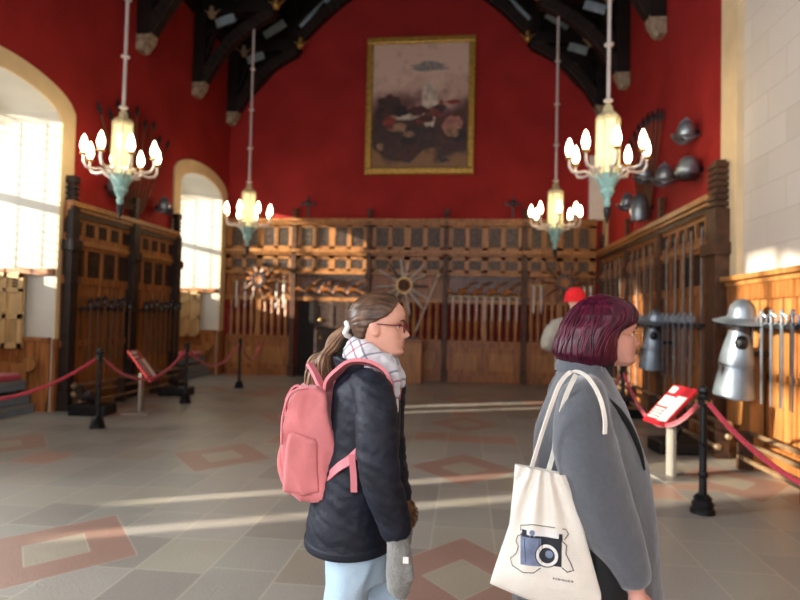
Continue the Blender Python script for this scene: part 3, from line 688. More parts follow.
# small crossed pieces standing on top of the screen
for x, nm in ((-4.2, 'left'), (1.1, 'right')):
    o = thing('wall_trophy', 'small dark cross shaped trophy on top of the far screen, %s one' % nm, 'trophy', (x, YF-.15, 4.13))
    b = MB(); b.box(-.02, .02, -.02, .02, 0, .6); b.box(-.17, .17, -.02, .02, .36, .41); b.ell((0, -.02, .42), (.07, .05, .09), 10, 6); b.ell((-.16, -.02, .39), (.04, .03, .05), 8, 5); b.ell((.16, -.02, .39), (.04, .03, .05), 8, 5); b.build('cross', M['steel_d'], o)
# halberds hanging along the left panelling
def long_arm(name, label, loc, L, group, m, hm, head):
    e = thing(name, label, name.replace('_', ' '), loc, group=group)
    MB().tube([(0, 0, 0), (0, 0, L)], .019, 7).build('shaft', hm, e)
    if head: MB().lathe([(.02, L), (.05, L+.03), (.03, L+.1), (.05, L+.13), (.02, L+.18)], n=8).build('hilt', m, e, smooth=30)
    return e
rk = thing('weapon_rack', 'dark rail holding swords along the left panelling', 'rack', (XL+.2, 10.55, 1.62)); MB().box(-.03, .03, -1.55, 1.6, -.03, .03).build('rail', M['steel_d'], rk, smooth=0)
b = MB(); [b.box(-.15, .0, y-.02, y+.02, -.02, .02) for y in (-1.4, -.1, 1.5)]; b.build('bracket', M['steel_d'], rk, smooth=0)
la = long_arm('sheathed_sword', 'sword hanging from the rail on the left panelling', (XL+.25, 9.15, .72), .9, 'swords along the left rail', M['steel_d'], M['haft'], True)
for k in range(1, 17):
    y = 9.15+k*.19
    if abs(y-10.55) < .12: continue
    dup(la, 'sword hanging from the rail on the left panelling', (XL+.25, y, .72+.03*(k % 3)), None, 'swords along the left rail')
# right panelling: tall lances, rail with hilts
lb = long_arm('lance', 'tall pale lance standing against the right panelling', (XR-.13, 9.0, .25), 2.7, 'lances along the right panelling', M['steel'], M['lance'], False)
for y in (8.6, 9.3, 9.65, 10.05, 10.9, 11.3, 11.75, 12.2, 13.0, 13.4, 13.9, 14.4): dup(lb, 'tall pale lance standing against the right panelling', (XR-.13, y, .25), None, 'lances along the right panelling')
rk = thing('weapon_rack', 'rail crowded with sword hilts along the right panelling', 'rack', (XR-.24, 10.6, 1.58)); MB().box(-.03, .03, -2.2, 4.2, -.03, .03).build('rail', M['steel_d'], rk, smooth=0)
b = MB(); [b.box(0, .19, y-.02, y+.02, -.02, .02) for y in (-2, 0, 2, 4)]; b.build('bracket', M['steel_d'], rk, smooth=0)
def basket_sword(label, loc, group):
    e = thing('basket_hilted_sword', label, 'sword', loc, group=group)
    MB().add([(-.006, -.02, 0), (.006, -.02, 0), (.006, .02, 0), (-.006, .02, 0), (-.003, -.012, -.82), (.003, -.012, -.82), (.003, .012, -.82), (-.003, .012, -.82)], [(0, 1, 5, 4), (1, 2, 6, 5), (2, 3, 7, 6), (3, 0, 4, 7), (4, 5, 6, 7)]).build('blade', M['steel'], e, smooth=0)
    h = MB(); h.tube([(0, 0, 0), (0, 0, .13)], .014, 7)
    for j in range(6): a = 2*PI*j/6; h.tube([(0, 0, 0), (.05*math.cos(a), .05*math.sin(a), .03), (.05*math.cos(a), .05*math.sin(a), .09), (0, 0, .13)], .007, 5)
    h.ell((0, 0, .145), (.022, .022, .02), 8, 6); h.build('basket_hilt', M['steel'], e); return e
bsw = basket_sword('basket hilted sword on the right panelling rail', (XR-.3, 8.5, 1.6), 'swords on the right panelling rail')
for k in range(1, 26):
    y = 8.5+.24*k
    if abs(y-10.0) < .3: continue
    dup(bsw, 'basket hilted sword on the right panelling rail', (XR-.3, y, 1.6), None, 'swords on the right panelling rail')
rk = thing('weapon_rack', 'rail of sword hilts on the low honey coloured panelling at right', 'rack', (XR-.22, 5.9, 1.6)); MB().box(-.03, .03, -2.4, 1.9, -.03, .03).build('rail', M['steel_d'], rk, smooth=0)
b = MB(); [b.box(0, .2, y-.02, y+.02, -.02, .02) for y in (-2, 0, 1.6)]; b.build('bracket', M['steel_d'], rk, smooth=0)
for k in range(14):
    y = 4.4+.2*k
    if y > 6.85: continue
    dup(bsw, 'basket hilted sword on the rail of the low honey coloured panelling', (XR-.28, y, 1.6), None, 'swords on the low panelling rail')
# half armours
def half_armour(loc, label, s=1):
    e = thing('half_armour', label, 'armour', loc); e.scale = (s, s, s); e.rotation_euler = (math.radians(9), 0, 0)
    MB().lathe([(.3, .905), (.305, .9), (.16, .955), (.145, .99), (.14, 1.04), (.12, 1.1), (.075, 1.15), (.02, 1.17)], n=24).build('kettle_hat', M['steel'], e)
    MB().lathe([(.1, .72), (.11, .78), (.1, .86), (.115, .93)], n=16).build('gorget', M['steel_d'], e)
    b = MB()
    def fn(i, j):
        t = -PI+2*PI*i/28; z = .38+.42*j/8; k = j/8
        rx = .19-.09*k**1.3; ry = .2-.1*k**1.2+.02*math.sin(PI*k)
        return (rx*math.cos(t)-.02, ry*math.sin(t), z)
    b.grid(28, 9, fn, True, True); b.build('breastplate', M['steel'], e)
    b = MB()
    def fn(i, j):
        t = -PI+2*PI*i/28; k = j/6; rx = .165+.06*k**.8; ry = .185+.055*k**.8; return (rx*math.cos(t)-.02, ry*math.sin(t), .4-.38*k)
    b.grid(28, 7, fn, True, True); b.build('tassets', M['steel'], e)
    st = MB(); [st.box(-.2, -.16, y-.012, y+.012, .02, .4) for y in (-.06, .06)]; st.build('strap', M['wood_dark'], e, smooth=0)
    MB().lathe([(.188, .385), (.197, .4), (.188, .415)], (-.02, 0, 0), 24).build('waist_belt', M['steel_d'], e)
    ah = MB(); ah.ell((-.035, -.115, .66), (.075, .07, .1), 16, 10); ah.build('shoulder_opening', M['black'], e)
    MB().box(.0, .36, -.03, .03, .5, .56).build('mount', M['black'], e, smooth=0); MB().tube([(0, 0, .02), (0, 0, .95)], .03, 8).build('stand_pole', M['black'], e)
    return e
half_armour((2.99, 6.98, .8), 'large half armour with broad kettle hat on the honey coloured panelling', .94)
half_armour((2.98, 9.95, .86), 'smaller looking half armour further back before the right panelling', .83)
# ------------------------------------------------------------------ barriers, signs, benches
def stanchion(loc, label):
    e = thing('rope_stanchion', label, 'stanchion', loc)
    MB().lathe([(.1, 0), (.1, .03), (.085, .05), (.09, .08), (.07, .11), (.075, .13), (.045, .16)], n=20).build('base', M['black'], e)
    MB().tube([(0, 0, .15), (0, 0, .93)], [.032, .026], 14).build('pole', M['black'], e)
    MB().lathe([(.034, .3), (.044, .32), (.034, .34)], n=14).build('ring', M['black'], e); MB().lathe([(.03, .56), (.042, .58), (.03, .6)], n=14).build('ring', M['black'], e)
    t = MB(); t.lathe([(.028, .9), (.05, .92), (.055, .96), (.04, .98), (.035, 1.0), (.048, 1.03), (.04, 1.06), (.012, 1.08)], n=16); t.build('finial', M['black'], e)
    h = MB(); h.box(-.07, .07, -.012, .012, .93, .955); h.box(-.012, .012, -.07, .07, .93, .955); h.build('rope_hook', M['brass'], e, smooth=0); return e
s0 = stanchion((-4.97, 7.57, 0), 'black rope stanchion nearest on the left, in front of the dark panelling')
dup(s0, 'black rope stanchion second on the left, just past the tilted information sign', (-4.92, 9.99, 0))
dup(s0, 'black rope stanchion furthest back on the left, before the sunlit screen', (-4.85, 12.29, 0))
dup(s0, 'black rope stanchion nearest on the right, standing in the sunlit floor', (2.02, 5.32, 0))
dup(s0, 'black rope stanchion beside the burgundy haired woman, half hidden', (2.03, 7.97, 0))
def rope(label, a, b, sag, group=None):
    a, b = Vector(a), Vector(b); n = 20
    pts = [a.lerp(b, k/n)-Vector((0, 0, 4*sag*(k/n)*(1-k/n))) for k in range(n+1)]
    o = MB().tube(pts, .021, 8).build('barrier_rope', M['rope']); tag(o, label, 'rope'); return o
rope('faded red barrier rope running out of frame at the left edge', (-5.0, 7.5, .93), (-6.3, 5.3, .93), .43)
rope('red barrier rope sagging behind the left information sign', (-4.95, 7.64, .93), (-4.92, 9.92, .93), .38)
rope('red barrier rope between the two furthest left stanchions', (-4.91, 10.06, .93), (-4.86, 12.22, .93), .36)
rope('red barrier rope from the far left stanchion back to the screen', (-4.85, 12.36, .93), (-5.3, 14.9, .9), .4)
rope('bright red barrier rope sweeping out of frame at the right edge', (2.04, 5.25, .93), (2.72, 2.9, .9), .42)
rope('bright red barrier rope passing in front of the right information sign', (2.02, 5.39, .93), (2.03, 7.9, .93), .4)
rope('red barrier rope glimpsed beyond the woman with burgundy hair', (2.03, 8.04, .93), (2.05, 10.6, .93), .4)
def sign(loc, rz, label, red_text, tilt, w_=.2, l_=.26):
    e = thing('information_sign', label, 'sign', loc, rz)
    MB().box(-.06, .06, -.02, .02, .012, .62).build('post', M['sign_post'], e, smooth=0, bevel=.004)
    MB().box(-.25, .25, -.2, .2, 0, .014).build('base_plate', M['sign_post'], e, smooth=0)
    p = bpy.data.objects.new('tilted_board', MB().box(-w_, w_, -l_, l_, -.012, .012).mesh('tilted_board')); p.data.materials.append(M['sign_red']); COL.objects.link(p)
    p.parent = e; p.location = (0, -.02, .74); p.rotation_euler = (math.radians(tilt), 0, 0)
    t = MB()
    for (a, b, c, d) in red_text: t.box(a*w_/.3, b*w_/.3, c*l_/.2, d*l_/.2, .0125, .0145)
    o = t.build('printed_panel', M['sign_white'], p, smooth=0); return e
lines = [(-.26, -.12, .12, .18), (-.26, .0, -.02, .08), (.04, .26, -.16, .1)]+[(-.26, 0.0, -.06-.03*k, -.048-.03*k) for k in range(4)]
lines2 = [(-.26, .1, .15, .18), (-.26, .02, .1, .12)]+[(-.26, -.02, .05-.035*k, .06-.035*k) for k in range(6)]+[(.06, .26, -.17, .08)]
# left sign: board faces right, tilted up towards the room
sign((-5.12, 8.9, 0), math.radians(90+6), 'tilted red information sign on a pale post behind the left rope', lines2, 52, .17, .3)
sign((2.15, 6.5, 0), math.radians(-90+14), 'tilted red and white information sign on a pale post behind the right rope', lines, 46)
def bench(loc, label, L=1.7):
    e = thing('cushioned_bench', label, 'bench', loc)
    b = MB(); 
    for k, (d, h) in enumerate(((.62, .14), (.54, .3), (.46, .5))): b.box(-.85, -.85+.42+d, -L, 0, h-.15 if k else 0, h-.03)
    b.build('stepped_base', M['grey_step'], e, smooth=0)
    t = MB(); 
    for (d, h) in ((.62, .14), (.54, .3), (.46, .5)): t.box(-.85, -.85+.43+d, -L, .01, h-.03, h)
    t.build('step_edge', M['sign_post'], e, smooth=0)
    MB().box(-.85, .0, -L+.04, -.05, .5, .6).build('cushion', M['cushion'], e, smooth=40, bevel=.03)
    a = MB(); pr = [(-.1, .5), (.0, .5), (.05, .62), (.1, .7), (.13, .82), (.02, .9), (-.1, .92), (-.25, .9)]
    a.prism([(-.85, .5), (.04, .5), (.06, .64), (.0, .74), (-.85, .8)], -.04, .0)
    a.lathe([(.11, -.05), (.12, 0), (.11, .03), (.03, .045)], (.1, 0, .74), 18, (0, 1, 0)); a.build('scroll_arm', M['wood_light'], e, smooth=40); return e
b0 = bench((-6.83, 8.5, 0), 'bench with crimson cushion and scrolled arm in the near left window bay')
dup(b0, 'bench with crimson cushion in the far left window bay', (-6.72, 14.6, 0))
def rails(T, o, u0, u1, label, hs, v=.34):
    e = thing('rail_bench', label, 'rail', o); LT = local(T, o)
    for h in hs: MB(LT).tube([(u0, v+(.12 if h < .2 else 0), h), (u1, v+(.12 if h < .2 else 0), h)], .026, 8).build('rail', M['rail'], e)
    n = max(1, int((u1-u0)/1.1))
    for k in range(n+1): u = u0+(u1-u0)*k/n; MB(LT).box(u-.025, u+.025, v-.02, v+.14, 0, max(hs)+.02).build('upright', M['wood_dark'], e, smooth=0)
    for u in (u0,):
        for h in hs: MB(LT).lathe([(.026, -.06), (.05, -.03), (.05, .01), (.02, .04)], (u, v+(.12 if h < .2 else 0), h), 10, (0, 1, 0) if T is not TF else (1, 0, 0)).build('end_knob', M['rail'], e)
    return e
rails(TL, (XL, 10.5, 0), 8.7, 12.1, 'low horizontal wooden rails at the foot of the left panelling', (.14, .27, .4))
rails(TR, (XR, 5.5, 0), 3.2, 7.0, 'low slatted rails at the foot of the honey coloured panelling', (.14, .27, .4), .2)
rails(TR, (XR, 10.5, 0), 7.5, 14.0, 'low horizontal rails at the foot of the right carved panelling', (.14, .27, .4), .24)
def spot(loc, rz, label):
    e = thing('floor_spotlight', label, 'spotlight', loc, rz)
    MB().box(-.28, .28, -.2, .2, 0, .16).build('housing', M['black'], e, smooth=0, bevel=.02)
    MB().lathe([(.06, 0), (.09, .05), (.09, .14), (.07, .15)], (0, 0, .24), 14, (-.5, -.5, .5)).build('lamp_head', M['steel_d'], e)
    MB().box(-.02, .02, -.02, .02, .16, .26).build('bracket', M['black'], e, smooth=0); return e
sp_ = spot((-5.7, 8.55, 0), .1, 'low black floor spotlight left of the nearest left stanchion')
dup(sp_, 'low black floor spotlight by the second stanchion on the left', (-5.55, 10.9, 0))
dup(sp_, 'black floor spotlight behind the right rope below the armour', (2.62, 7.75, 0))
dup(sp_, 'black floor spotlight beside the woman, further along the right wall', (2.7, 10.4, 0))
# ------------------------------------------------------------------ people
M['skin'] = mat('skin', (214, 160, 138), .5, var=.06, scale=14, spec=.35)
M['skin2'] = mat('skin_fair', (194, 142, 126), .5, var=.06, scale=14, spec=.35)
M['lip'] = mat('lips', (190, 116, 106), .45, var=.05); M['eye'] = mat('eye_white', (228, 222, 216), .25, var=.02); M['iris'] = mat('iris', (52, 44, 36), .2, var=.1)
M['hair_b'] = mat('brown_hair', (92, 68, 50), .4, var=.45, scale=16, stretch=(1.2, 6, 2.2), rgb2=(44, 32, 25), spec=.3)
M['pony'] = mat('light_brown_ponytail', (134, 102, 74), .45, var=.4, scale=18, rgb2=(84, 60, 42), spec=.5)
M['hair_r'] = mat('burgundy_hair', (74, 9, 33), .42, var=.4, scale=14, stretch=(5, 5, .8), rgb2=(30, 5, 17), spec=.35)
M['jacket'] = mat('navy_black_waxed_cloth', (17, 21, 34), .62, var=.25, scale=10, spec=.35, bump=.25, bscale=45)
M['pink'] = mat('pink_canvas', (200, 114, 114), .75, var=.1, scale=8, bump=.2, bscale=220, sheen=.2)
M['pink_d'] = mat('pink_webbing', (206, 120, 126), .7, var=.06)
M['denim'] = mat('pale_blue_denim', (168, 192, 208), .8, var=.1, scale=5, bump=.2, bscale=200)
M['mitten'] = mat('grey_knit', (128, 128, 122), .95, var=.15, scale=30, bump=.8, bscale=150, sheen=.3)
M['fur'] = mat('brown_fur', (120, 82, 48), .95, var=.4, scale=30, bump=.8)
M['white'] = mat('white_fabric', (226, 222, 214), .8, var=.05)
M['coat'] = mat('grey_wool', (74, 77, 82), .95, var=.07, scale=60, bump=.3, bscale=300, sheen=.5)
M['dress'] = mat('black_cloth', (10, 10, 13), .9, var=.1, sheen=0)
M['canvas'] = mat('natural_cotton', (216, 211, 198), .85, var=.05, scale=10, bump=.2, bscale=300)
M['ink'] = mat('print_ink', (24, 28, 36), .7, var=.1); M['ink2'] = mat('print_grey', (104, 116, 140), .7, var=.2, scale=30); M['ink3'] = mat('print_pale', (216, 214, 208), .7, var=.05)
M['red_frame'] = mat('dark_red_spectacles', (110, 24, 30), .3, var=.05); M['gold_wire'] = mat('gold_wire', (200, 160, 100), .3, .8, var=.05)
M['beanie'] = mat('bright_red_knit', (232, 28, 34), .9, var=.1, scale=30, bump=.5)
M['parka'] = mat('beige_grey_cloth', (150, 143, 128), .85, var=.1, scale=8); M['lens'] = M['glass']
def plaid_mat():
    m = mat('pale_plaid_scarf', (200, 200, 204), .95, var=.08, scale=30, sheen=.4); nt = m.node_tree; N = nt.nodes; L = nt.links; b = N['Principled BSDF']
    tc = N.new('ShaderNodeTexCoord'); base = b.inputs['Base Color'].links[0].from_socket
    mp = N.new('ShaderNodeMapping'); mp.inputs['Rotation'].default_value = (.5, .45, .3); L.new(tc.outputs['Object'], mp.inputs[0]); sp = N.new('ShaderNodeSeparateXYZ'); L.new(mp.outputs[0], sp.inputs[0])
    cur = base
    for ax, off, per, wd, c in ((0, 0, .075, .1, (70, 74, 86)), (2, .02, .075, .1, (84, 88, 98)), (0, .033, .15, .045, (150, 40, 56)), (2, .05, .15, .045, (150, 40, 56))):
        a = N.new('ShaderNodeMath'); a.operation = 'MULTIPLY_ADD'; L.new(sp.outputs[ax], a.inputs[0]); a.inputs[1].default_value = 1/per; a.inputs[2].default_value = off/per+50
        f_ = N.new('ShaderNodeMath'); f_.operation = 'FRACT'; L.new(a.outputs[0], f_.inputs[0]); l = N.new('ShaderNodeMath'); l.operation = 'LESS_THAN'; L.new(f_.outputs[0], l.inputs[0]); l.inputs[1].default_value = wd
        k = N.new('ShaderNodeMath'); k.operation = 'MULTIPLY'; L.new(l.outputs[0], k.inputs[0]); k.inputs[1].default_value = .7
        mx = N.new('ShaderNodeMixRGB'); L.new(k.outputs[0], mx.inputs[0]); L.new(cur, mx.inputs[1]); mx.inputs[2].default_value = lin(c); cur = mx.outputs[0]
    L.new(cur, b.inputs['Base Color']); return m
M['plaid'] = plaid_mat()

def fuse(mb, name, m, parent, voxel=.01, smooth=4, disp=None):
    me = mb.mesh('tmp'); o = bpy.data.objects.new('tmp', me); COL.objects.link(o)
    r = o.modifiers.new('r', 'REMESH'); r.mode = 'VOXEL'; r.voxel_size = voxel; r.adaptivity = 0
    dg = bpy.context.evaluated_depsgraph_get(); nm = bpy.data.meshes.new_from_object(o.evaluated_get(dg)); bpy.data.objects.remove(o)
    nm.name = name; bm = bmesh.new(); bm.from_mesh(nm)
    for _ in range(smooth): bmesh.ops.smooth_vert(bm, verts=bm.verts, factor=.5, use_axis_x=True, use_axis_y=True, use_axis_z=True)
    if disp:
        bm.normal_update()
        mv = [(v, v.co+v.normal*disp(v.co, v.normal)) for v in bm.verts]
        for v, c in mv: v.co = c
    bm.to_mesh(nm); bm.free(); nm.materials.clear(); nm.materials.append(m); nm.shade_smooth()
    ob = bpy.data.objects.new(name, nm); COL.objects.link(ob); ob.parent = parent; return ob
def interp(tab, z):
    if z <= tab[0][0]: return tab[0][1]
    for (a, va), (b, vb) in zip(tab[:-1], tab[1:]):
        if z <= b: t = (z-a)/(b-a); t = t*t*(3-2*t)*.35+t*.65; return va+(vb-va)*t
    return tab[-1][1]
HF = [(0, .30), (.03, .37), (.08, .415), (.14, .392), (.2, .395), (.26, .385), (.32, .38), (.4, .375), (.48, .372), (.52, .385), (.57, .41), (.64, .42), (.72, .412), (.8, .375), (.88, .30), (.94, .21), (.98, .1), (1, .02)]
HB = [(0, .02), (.06, -.02), (.12, -.14), (.2, -.24), (.3, -.33), (.4, -.40), (.5, -.45), (.6, -.47), (.7, -.465), (.8, -.425), (.88, -.34), (.94, -.24), (.98, -.12), (1, -.02)]
HW = [(0, .10), (.04, .15), (.08, .19), (.15, .235), (.25, .28), (.35, .305), (.5, .325), (.6, .335), (.7, .33), (.8, .295), (.88, .235), (.94, .165), (.98, .08), (1, .02)]
NOSE = [(.26, 0), (.29, .03), (.32, .1), (.355, .148), (.39, .128), (.44, .08), (.49, .035), (.54, 0)]
def head_pt(t, z, off=0, face=True):
    f_, b_, w_ = interp(HF, z), interp(HB, z), interp(HW, z)
    c, s_ = math.cos(t), math.sin(t); m_ = (f_+b_)/2; hx = (f_-b_)/2
    ex = .9 if c > 0 else .95
    x = m_+hx*math.copysign(abs(c)**ex, c)
    y = w_*math.copysign(abs(s_)**.92, s_)
    if face and c > 0:
        x += interp(NOSE, z)*math.exp(-(y/.058)**2) if .26 < z < .54 else 0
        x += .034*math.exp(-(y/.1)**2-((z-.245)/.03)**2)+.03*math.exp(-(y/.09)**2-((z-.185)/.025)**2)-.012*math.exp(-(y/.1)**2-((z-.215)/.012)**2)
        x += .02*math.exp(-(y/.09)**2-((z-.08)/.05)**2)
        x -= .03*math.exp(-((abs(y)-.135)/.06)**2-((z-.495)/.045)**2)
        x += .02*math.exp(-((abs(y)-.2)/.07)**2-((z-.37)/.07)**2)
        x += .012*math.exp(-((abs(y)-.13)/.09)**2-((z-.575)/.03)**2)
    if off:
        q = Vector((x-m_, y, (z-.55)*.8)); q.normalize(); x += q.x*off; y += q.y*off; z += q.z*off
    return x, y, z
def head(mb, H, tr, n=56, m=60):
    def fn(i, j): p = head_pt(2*PI*i/n, j/(m-1)); return tr(p[0]*H, p[1]*H, p[2]*H)
    mb.grid(n, m, fn, True, True)
    for s_ in (-1, 1):
        for dz, r_ in ((.0, 1), ):
            vs = []
            e_ = MB(); e_.ell((0, 0, 0), (.085*H, .03*H, .13*H), 12, 8); e_.ell((-.01*H, -.012*H*-1, .03*H), (.07*H, .035*H, .08*H), 10, 6)
            mb.add([tr((-.03)*H+v[0]-.25*v[2], s_*(.335*H+v[1]*1.2), .45*H+v[2]) for v in e_.v], e_.f)
def face_bits(parent, H, tr, iris=True):
    for s_ in (-1, 1):
        e_ = MB(); e_.ell((.3*H, s_*.128*H, .495*H), (.047*H,)*3, 14, 10); e_.v = [tr(*v) for v in e_.v]; eo = e_.build('eye', M['eye'], parent)
        i_ = MB(); i_.ell((.327*H, s_*.13*H, .495*H), (.026*H,)*3, 12, 8); i_.v = [tr(*v) for v in i_.v]; i_.build('iris', M['iris'], eo)
        l = MB(); l.tube([(.345*H, s_*.085*H, .505*H), (.362*H, s_*.13*H, .528*H), (.335*H, s_*.19*H, .512*H)], [.008*H, .016*H, .008*H], 6); l.v = [tr(*v) for v in l.v]; l.build('eyelid', M['hair_b'], parent)
        b_ = MB(); b_.tube([(.415*H, s_*.06*H, .575*H), (.41*H, s_*.13*H, .6*H), (.36*H, s_*.2*H, .585*H)], [.01*H, .016*H, .006*H], 6); b_.v = [tr(*v) for v in b_.v]; b_.build('eyebrow', M['hair_b'], parent)
    l = MB()
    for z, r_ in ((.245, .02), (.188, .022)): l.tube([(.36*H, -.1*H, (z+.0-.012)*H if z > .2 else z*H), (.4*H, -.05*H, z*H), (.415*H, 0, z*H), (.4*H, .05*H, z*H), (.36*H, .1*H, (z-.012)*H if z > .2 else z*H)], [.005*H, r_*H*.8, r_*H, r_*H*.8, .005*H], 8)
    l.v = [tr(*v) for v in l.v]; l.build('lips', M['lip'], parent)
def hand(mb, wrist, d, palm_n, side, s=1.0, curl=.5):
    # d: direction of the fingers, palm_n: direction the palm faces, side: direction of the thumb side
    w_, d, n_, t_ = Vector(wrist), Vector(d).normalized(), Vector(palm_n).normalized(), Vector(side).normalized()
    mb.tube([w_-d*.03*s, w_, w_+d*.03*s, w_+d*.06*s, w_+d*.085*s], [.026*s, .026*s, .034*s, .038*s, .034*s], 12, flat=.55 if False else 1)
    for k, (o, L) in enumerate(((.028, .068), (.009, .078), (-.01, .072), (-.027, .056))):
        p = w_+d*.082*s+t_*o*s; pts = [p-d*.03*s]; q = p; a = curl*.35
        for j in range(3): q = q+(d*math.cos(a)+n_*math.sin(a))*L*s*(.42, .33, .25)[j]; pts += [q]; a += curl*.75
        mb.tube([pts[0], p]+pts[1:], [.0095*s, .0098*s, .0092*s, .0085*s, .0068*s], 9)
    p = w_+d*.022*s+t_*.026*s; q1 = p+(t_*.6+d*.75+n_*.2).normalized()*.04*s; q2 = q1+(t_*.25+d+n_*.35).normalized()*.03*s; q3 = q2+(d+n_*.5).normalized()*.024*s
    mb.tube([p-t_*.015*s, p, q1, q2, q3], [.013*s, .014*s, .012*s, .0105*s, .008*s], 9)
def loft(mb, rings, n=48, p=1.0):
    # rings: (z, cx, cy, rx, ry)
    R_ = []
    for a, b in zip(rings[:-1], rings[1:]):
        for k in range(6): t = k/6; R_.append(tuple(u+(v-u)*t for u, v in zip(a, b)))
    R_.append(rings[-1])
    def fn(i, j):
        z, cx, cy, rx, ry = R_[j]; t = 2*PI*i/n; c, s_ = math.cos(t), math.sin(t); return (cx+rx*math.copysign(abs(c)**p, c), cy+ry*math.copysign(abs(s_)**p, s_), z)
    mb.grid(n, len(R_), fn, True, True); return mb
def limb(mb, pts, rad, n=16):
    # smooth tube through points
    P = [Vector(p) for p in pts]; out, ro = [], []
    for i in range(len(P)-1):
        p0, p1, p2, p3 = P[max(i-1, 0)], P[i], P[i+1], P[min(i+2, len(P)-1)]
        for k in range(6):
            t = k/6; out.append(.5*((2*p1)+(p2-p0)*t+(2*p0-5*p1+4*p2-p3)*t*t+(3*p1-p0-3*p2+p3)*t*t*t)); ro.append(rad[i]+(rad[i+1]-rad[i])*t)
    out.append(P[-1]); ro.append(rad[-1]); return mb.tube(out, ro, n)
def cloth_noise(sc, am, stretch=(1, 1, 1), seed=0):
    def d(c, n_):
        q = Vector((c.x*stretch[0]*sc+seed, c.y*stretch[1]*sc, c.z*stretch[2]*sc)); v = noise.noise(q)+.5*noise.noise(q*2.1)
        return am*v
    return d
def ridged(sc, am, stretch, seed=0):
    def d(c, n_):
        q = Vector((c.x*stretch[0]*sc+seed, c.y*stretch[1]*sc, c.z*stretch[2]*sc)); return am*(1-2*abs(noise.noise(q)))-am*.5+am*.4*noise.noise(q*.45)
    return d
def strap_band(name, pts, wd, m, parent, wdir=(0, 1, 0), th=.006):
    P = [Vector(p) for p in pts]; out = []
    for i in range(len(P)-1):
        p0, p1, p2, p3 = P[max(i-1, 0)], P[i], P[i+1], P[min(i+2, len(P)-1)]
        for k in range(6): t = k/6; out.append(.5*((2*p1)+(p2-p0)*t+(2*p0-5*p1+4*p2-p3)*t*t+(3*p1-p0-3*p2+p3)*t*t*t))
    out.append(P[-1]); w_ = Vector(wdir).normalized(); mb = MB(); vs = []
    for i, p in enumerate(out):
        d = (out[min(i+1, len(out)-1)]-out[max(i-1, 0)]).normalized(); n_ = d.cross(w_).normalized(); ww = (w_-d*w_.dot(d)).normalized()
        vs += [p+ww*wd/2+n_*th/2, p-ww*wd/2+n_*th/2, p-ww*wd/2-n_*th/2, p+ww*wd/2-n_*th/2]
    fs = [(4*i+j, 4*i+(j+1) % 4, 4*i+4+(j+1) % 4, 4*i+4+j) for i in range(len(out)-1) for j in range(4)]+[(3, 2, 1, 0), tuple(4*(len(out)-1)+j for j in range(4))]
    mb.add(vs, fs); return mb.build(name, m, parent, smooth=40)

# ---- girl with the pink backpack -----------------------------------------
G = thing('person', 'girl in profile with a brown ponytail, pale plaid scarf, dark jacket and light blue jeans', 'person', (-.36, 2.15, 0))
H = .226
hx, hz = .04, 1.457
def gh(x, y, z):   # head placed and tipped slightly forward
    a = math.radians(2); return (hx+x*math.cos(a)+(z-.1)*math.sin(a), y, hz+z*math.cos(a)-x*math.sin(a))
b = MB(); head(b, H, gh)
limb(b, [(.02, 0, 1.53), (-.005, 0, 1.45), (-.03, 0, 1.38), (-.03, 0, 1.3)], [.058, .054, .06, .1])
loft(b, [(.8, -.02, 0, .09, .13), (.92, -.025, 0, .1, .14), (1.05, -.02, 0, .09, .12), (1.2, -.01, 0, .105, .14), (1.34, -.02, 0, .08, .13), (1.39, -.03, 0, .05, .07)], 28)
limb(b, [(0, -.12, 1.32), (.06, -.175, 1.26), (.08, -.215, 1.1), (.115, -.21, .97), (.148, -.2, .86), (.155, -.2, .8)], [.04, .038, .036, .034, .026, .03])
limb(b, [(0, .13, 1.33), (.05, .185, 1.27), (.055, .215, 1.12), (.075, .21, 1.0), (.12, .19, .84)], [.05, .045, .038, .034, .028])
limb(b, [(-.02, -.08, .86), (-.03, -.085, .7), (-.05, -.085, .48), (-.11, -.085, .28), (-.17, -.085, .1), (-.15, -.085, .06)], [.085, .075, .056, .052, .036, .04])
limb(b, [(-.03, .08, .86), (.05, .085, .68), (.1, .085, .48), (.12, .085, .28), (.13, .085, .08), (.16, .085, .05)], [.085, .075, .056, .052, .036, .04])
body = fuse(b, 'body', M['skin'], G, .005, 1)
face_bits(G, H, gh)
# hair drawn back into the ponytail
S = Vector((-.065, 0, 1.55))
def hairline(z): return interp([(.2, -.16), (.3, -.14), (.42, -.12), (.5, -.06), (.58, .06), (.66, .2), (.74, .27), (.82, .31), (.9, .33), (1, .4)], z)
hb = MB(); NU, NV = 150, 110
def fn(i, j):
    t = 2*PI*i/NU; z = .2+.8*j/(NV-1); x0, y0, z0 = head_pt(t, z, 0, False)
    k = (hairline(z)-x0)/.06; k = max(0, min(1, k)); k = k*k*(3-2*k)
    if z < .3: k *= max(0, (z-.2)/.1)
    x, y, zz = head_pt(t, z, -.05+.1*k, False); p = Vector(gh(x*H, y*H, zz*H)); v = p-S; phi = math.atan2(v.z, v.y); r_ = v.length
    a = k*(.0018*noise.noise(Vector((math.cos(phi)*11, math.sin(phi)*11, r_*4)))+.0011*noise.noise(Vector((math.cos(phi)*32, math.sin(phi)*32, r_*5))))
    return p+v.normalized()*a*1.6
hb.grid(NU, NV, fn, True, True); hair = hb.build('hair', M['hair_b'], G, smooth=180)
pt = MB(); q = random.Random(4)
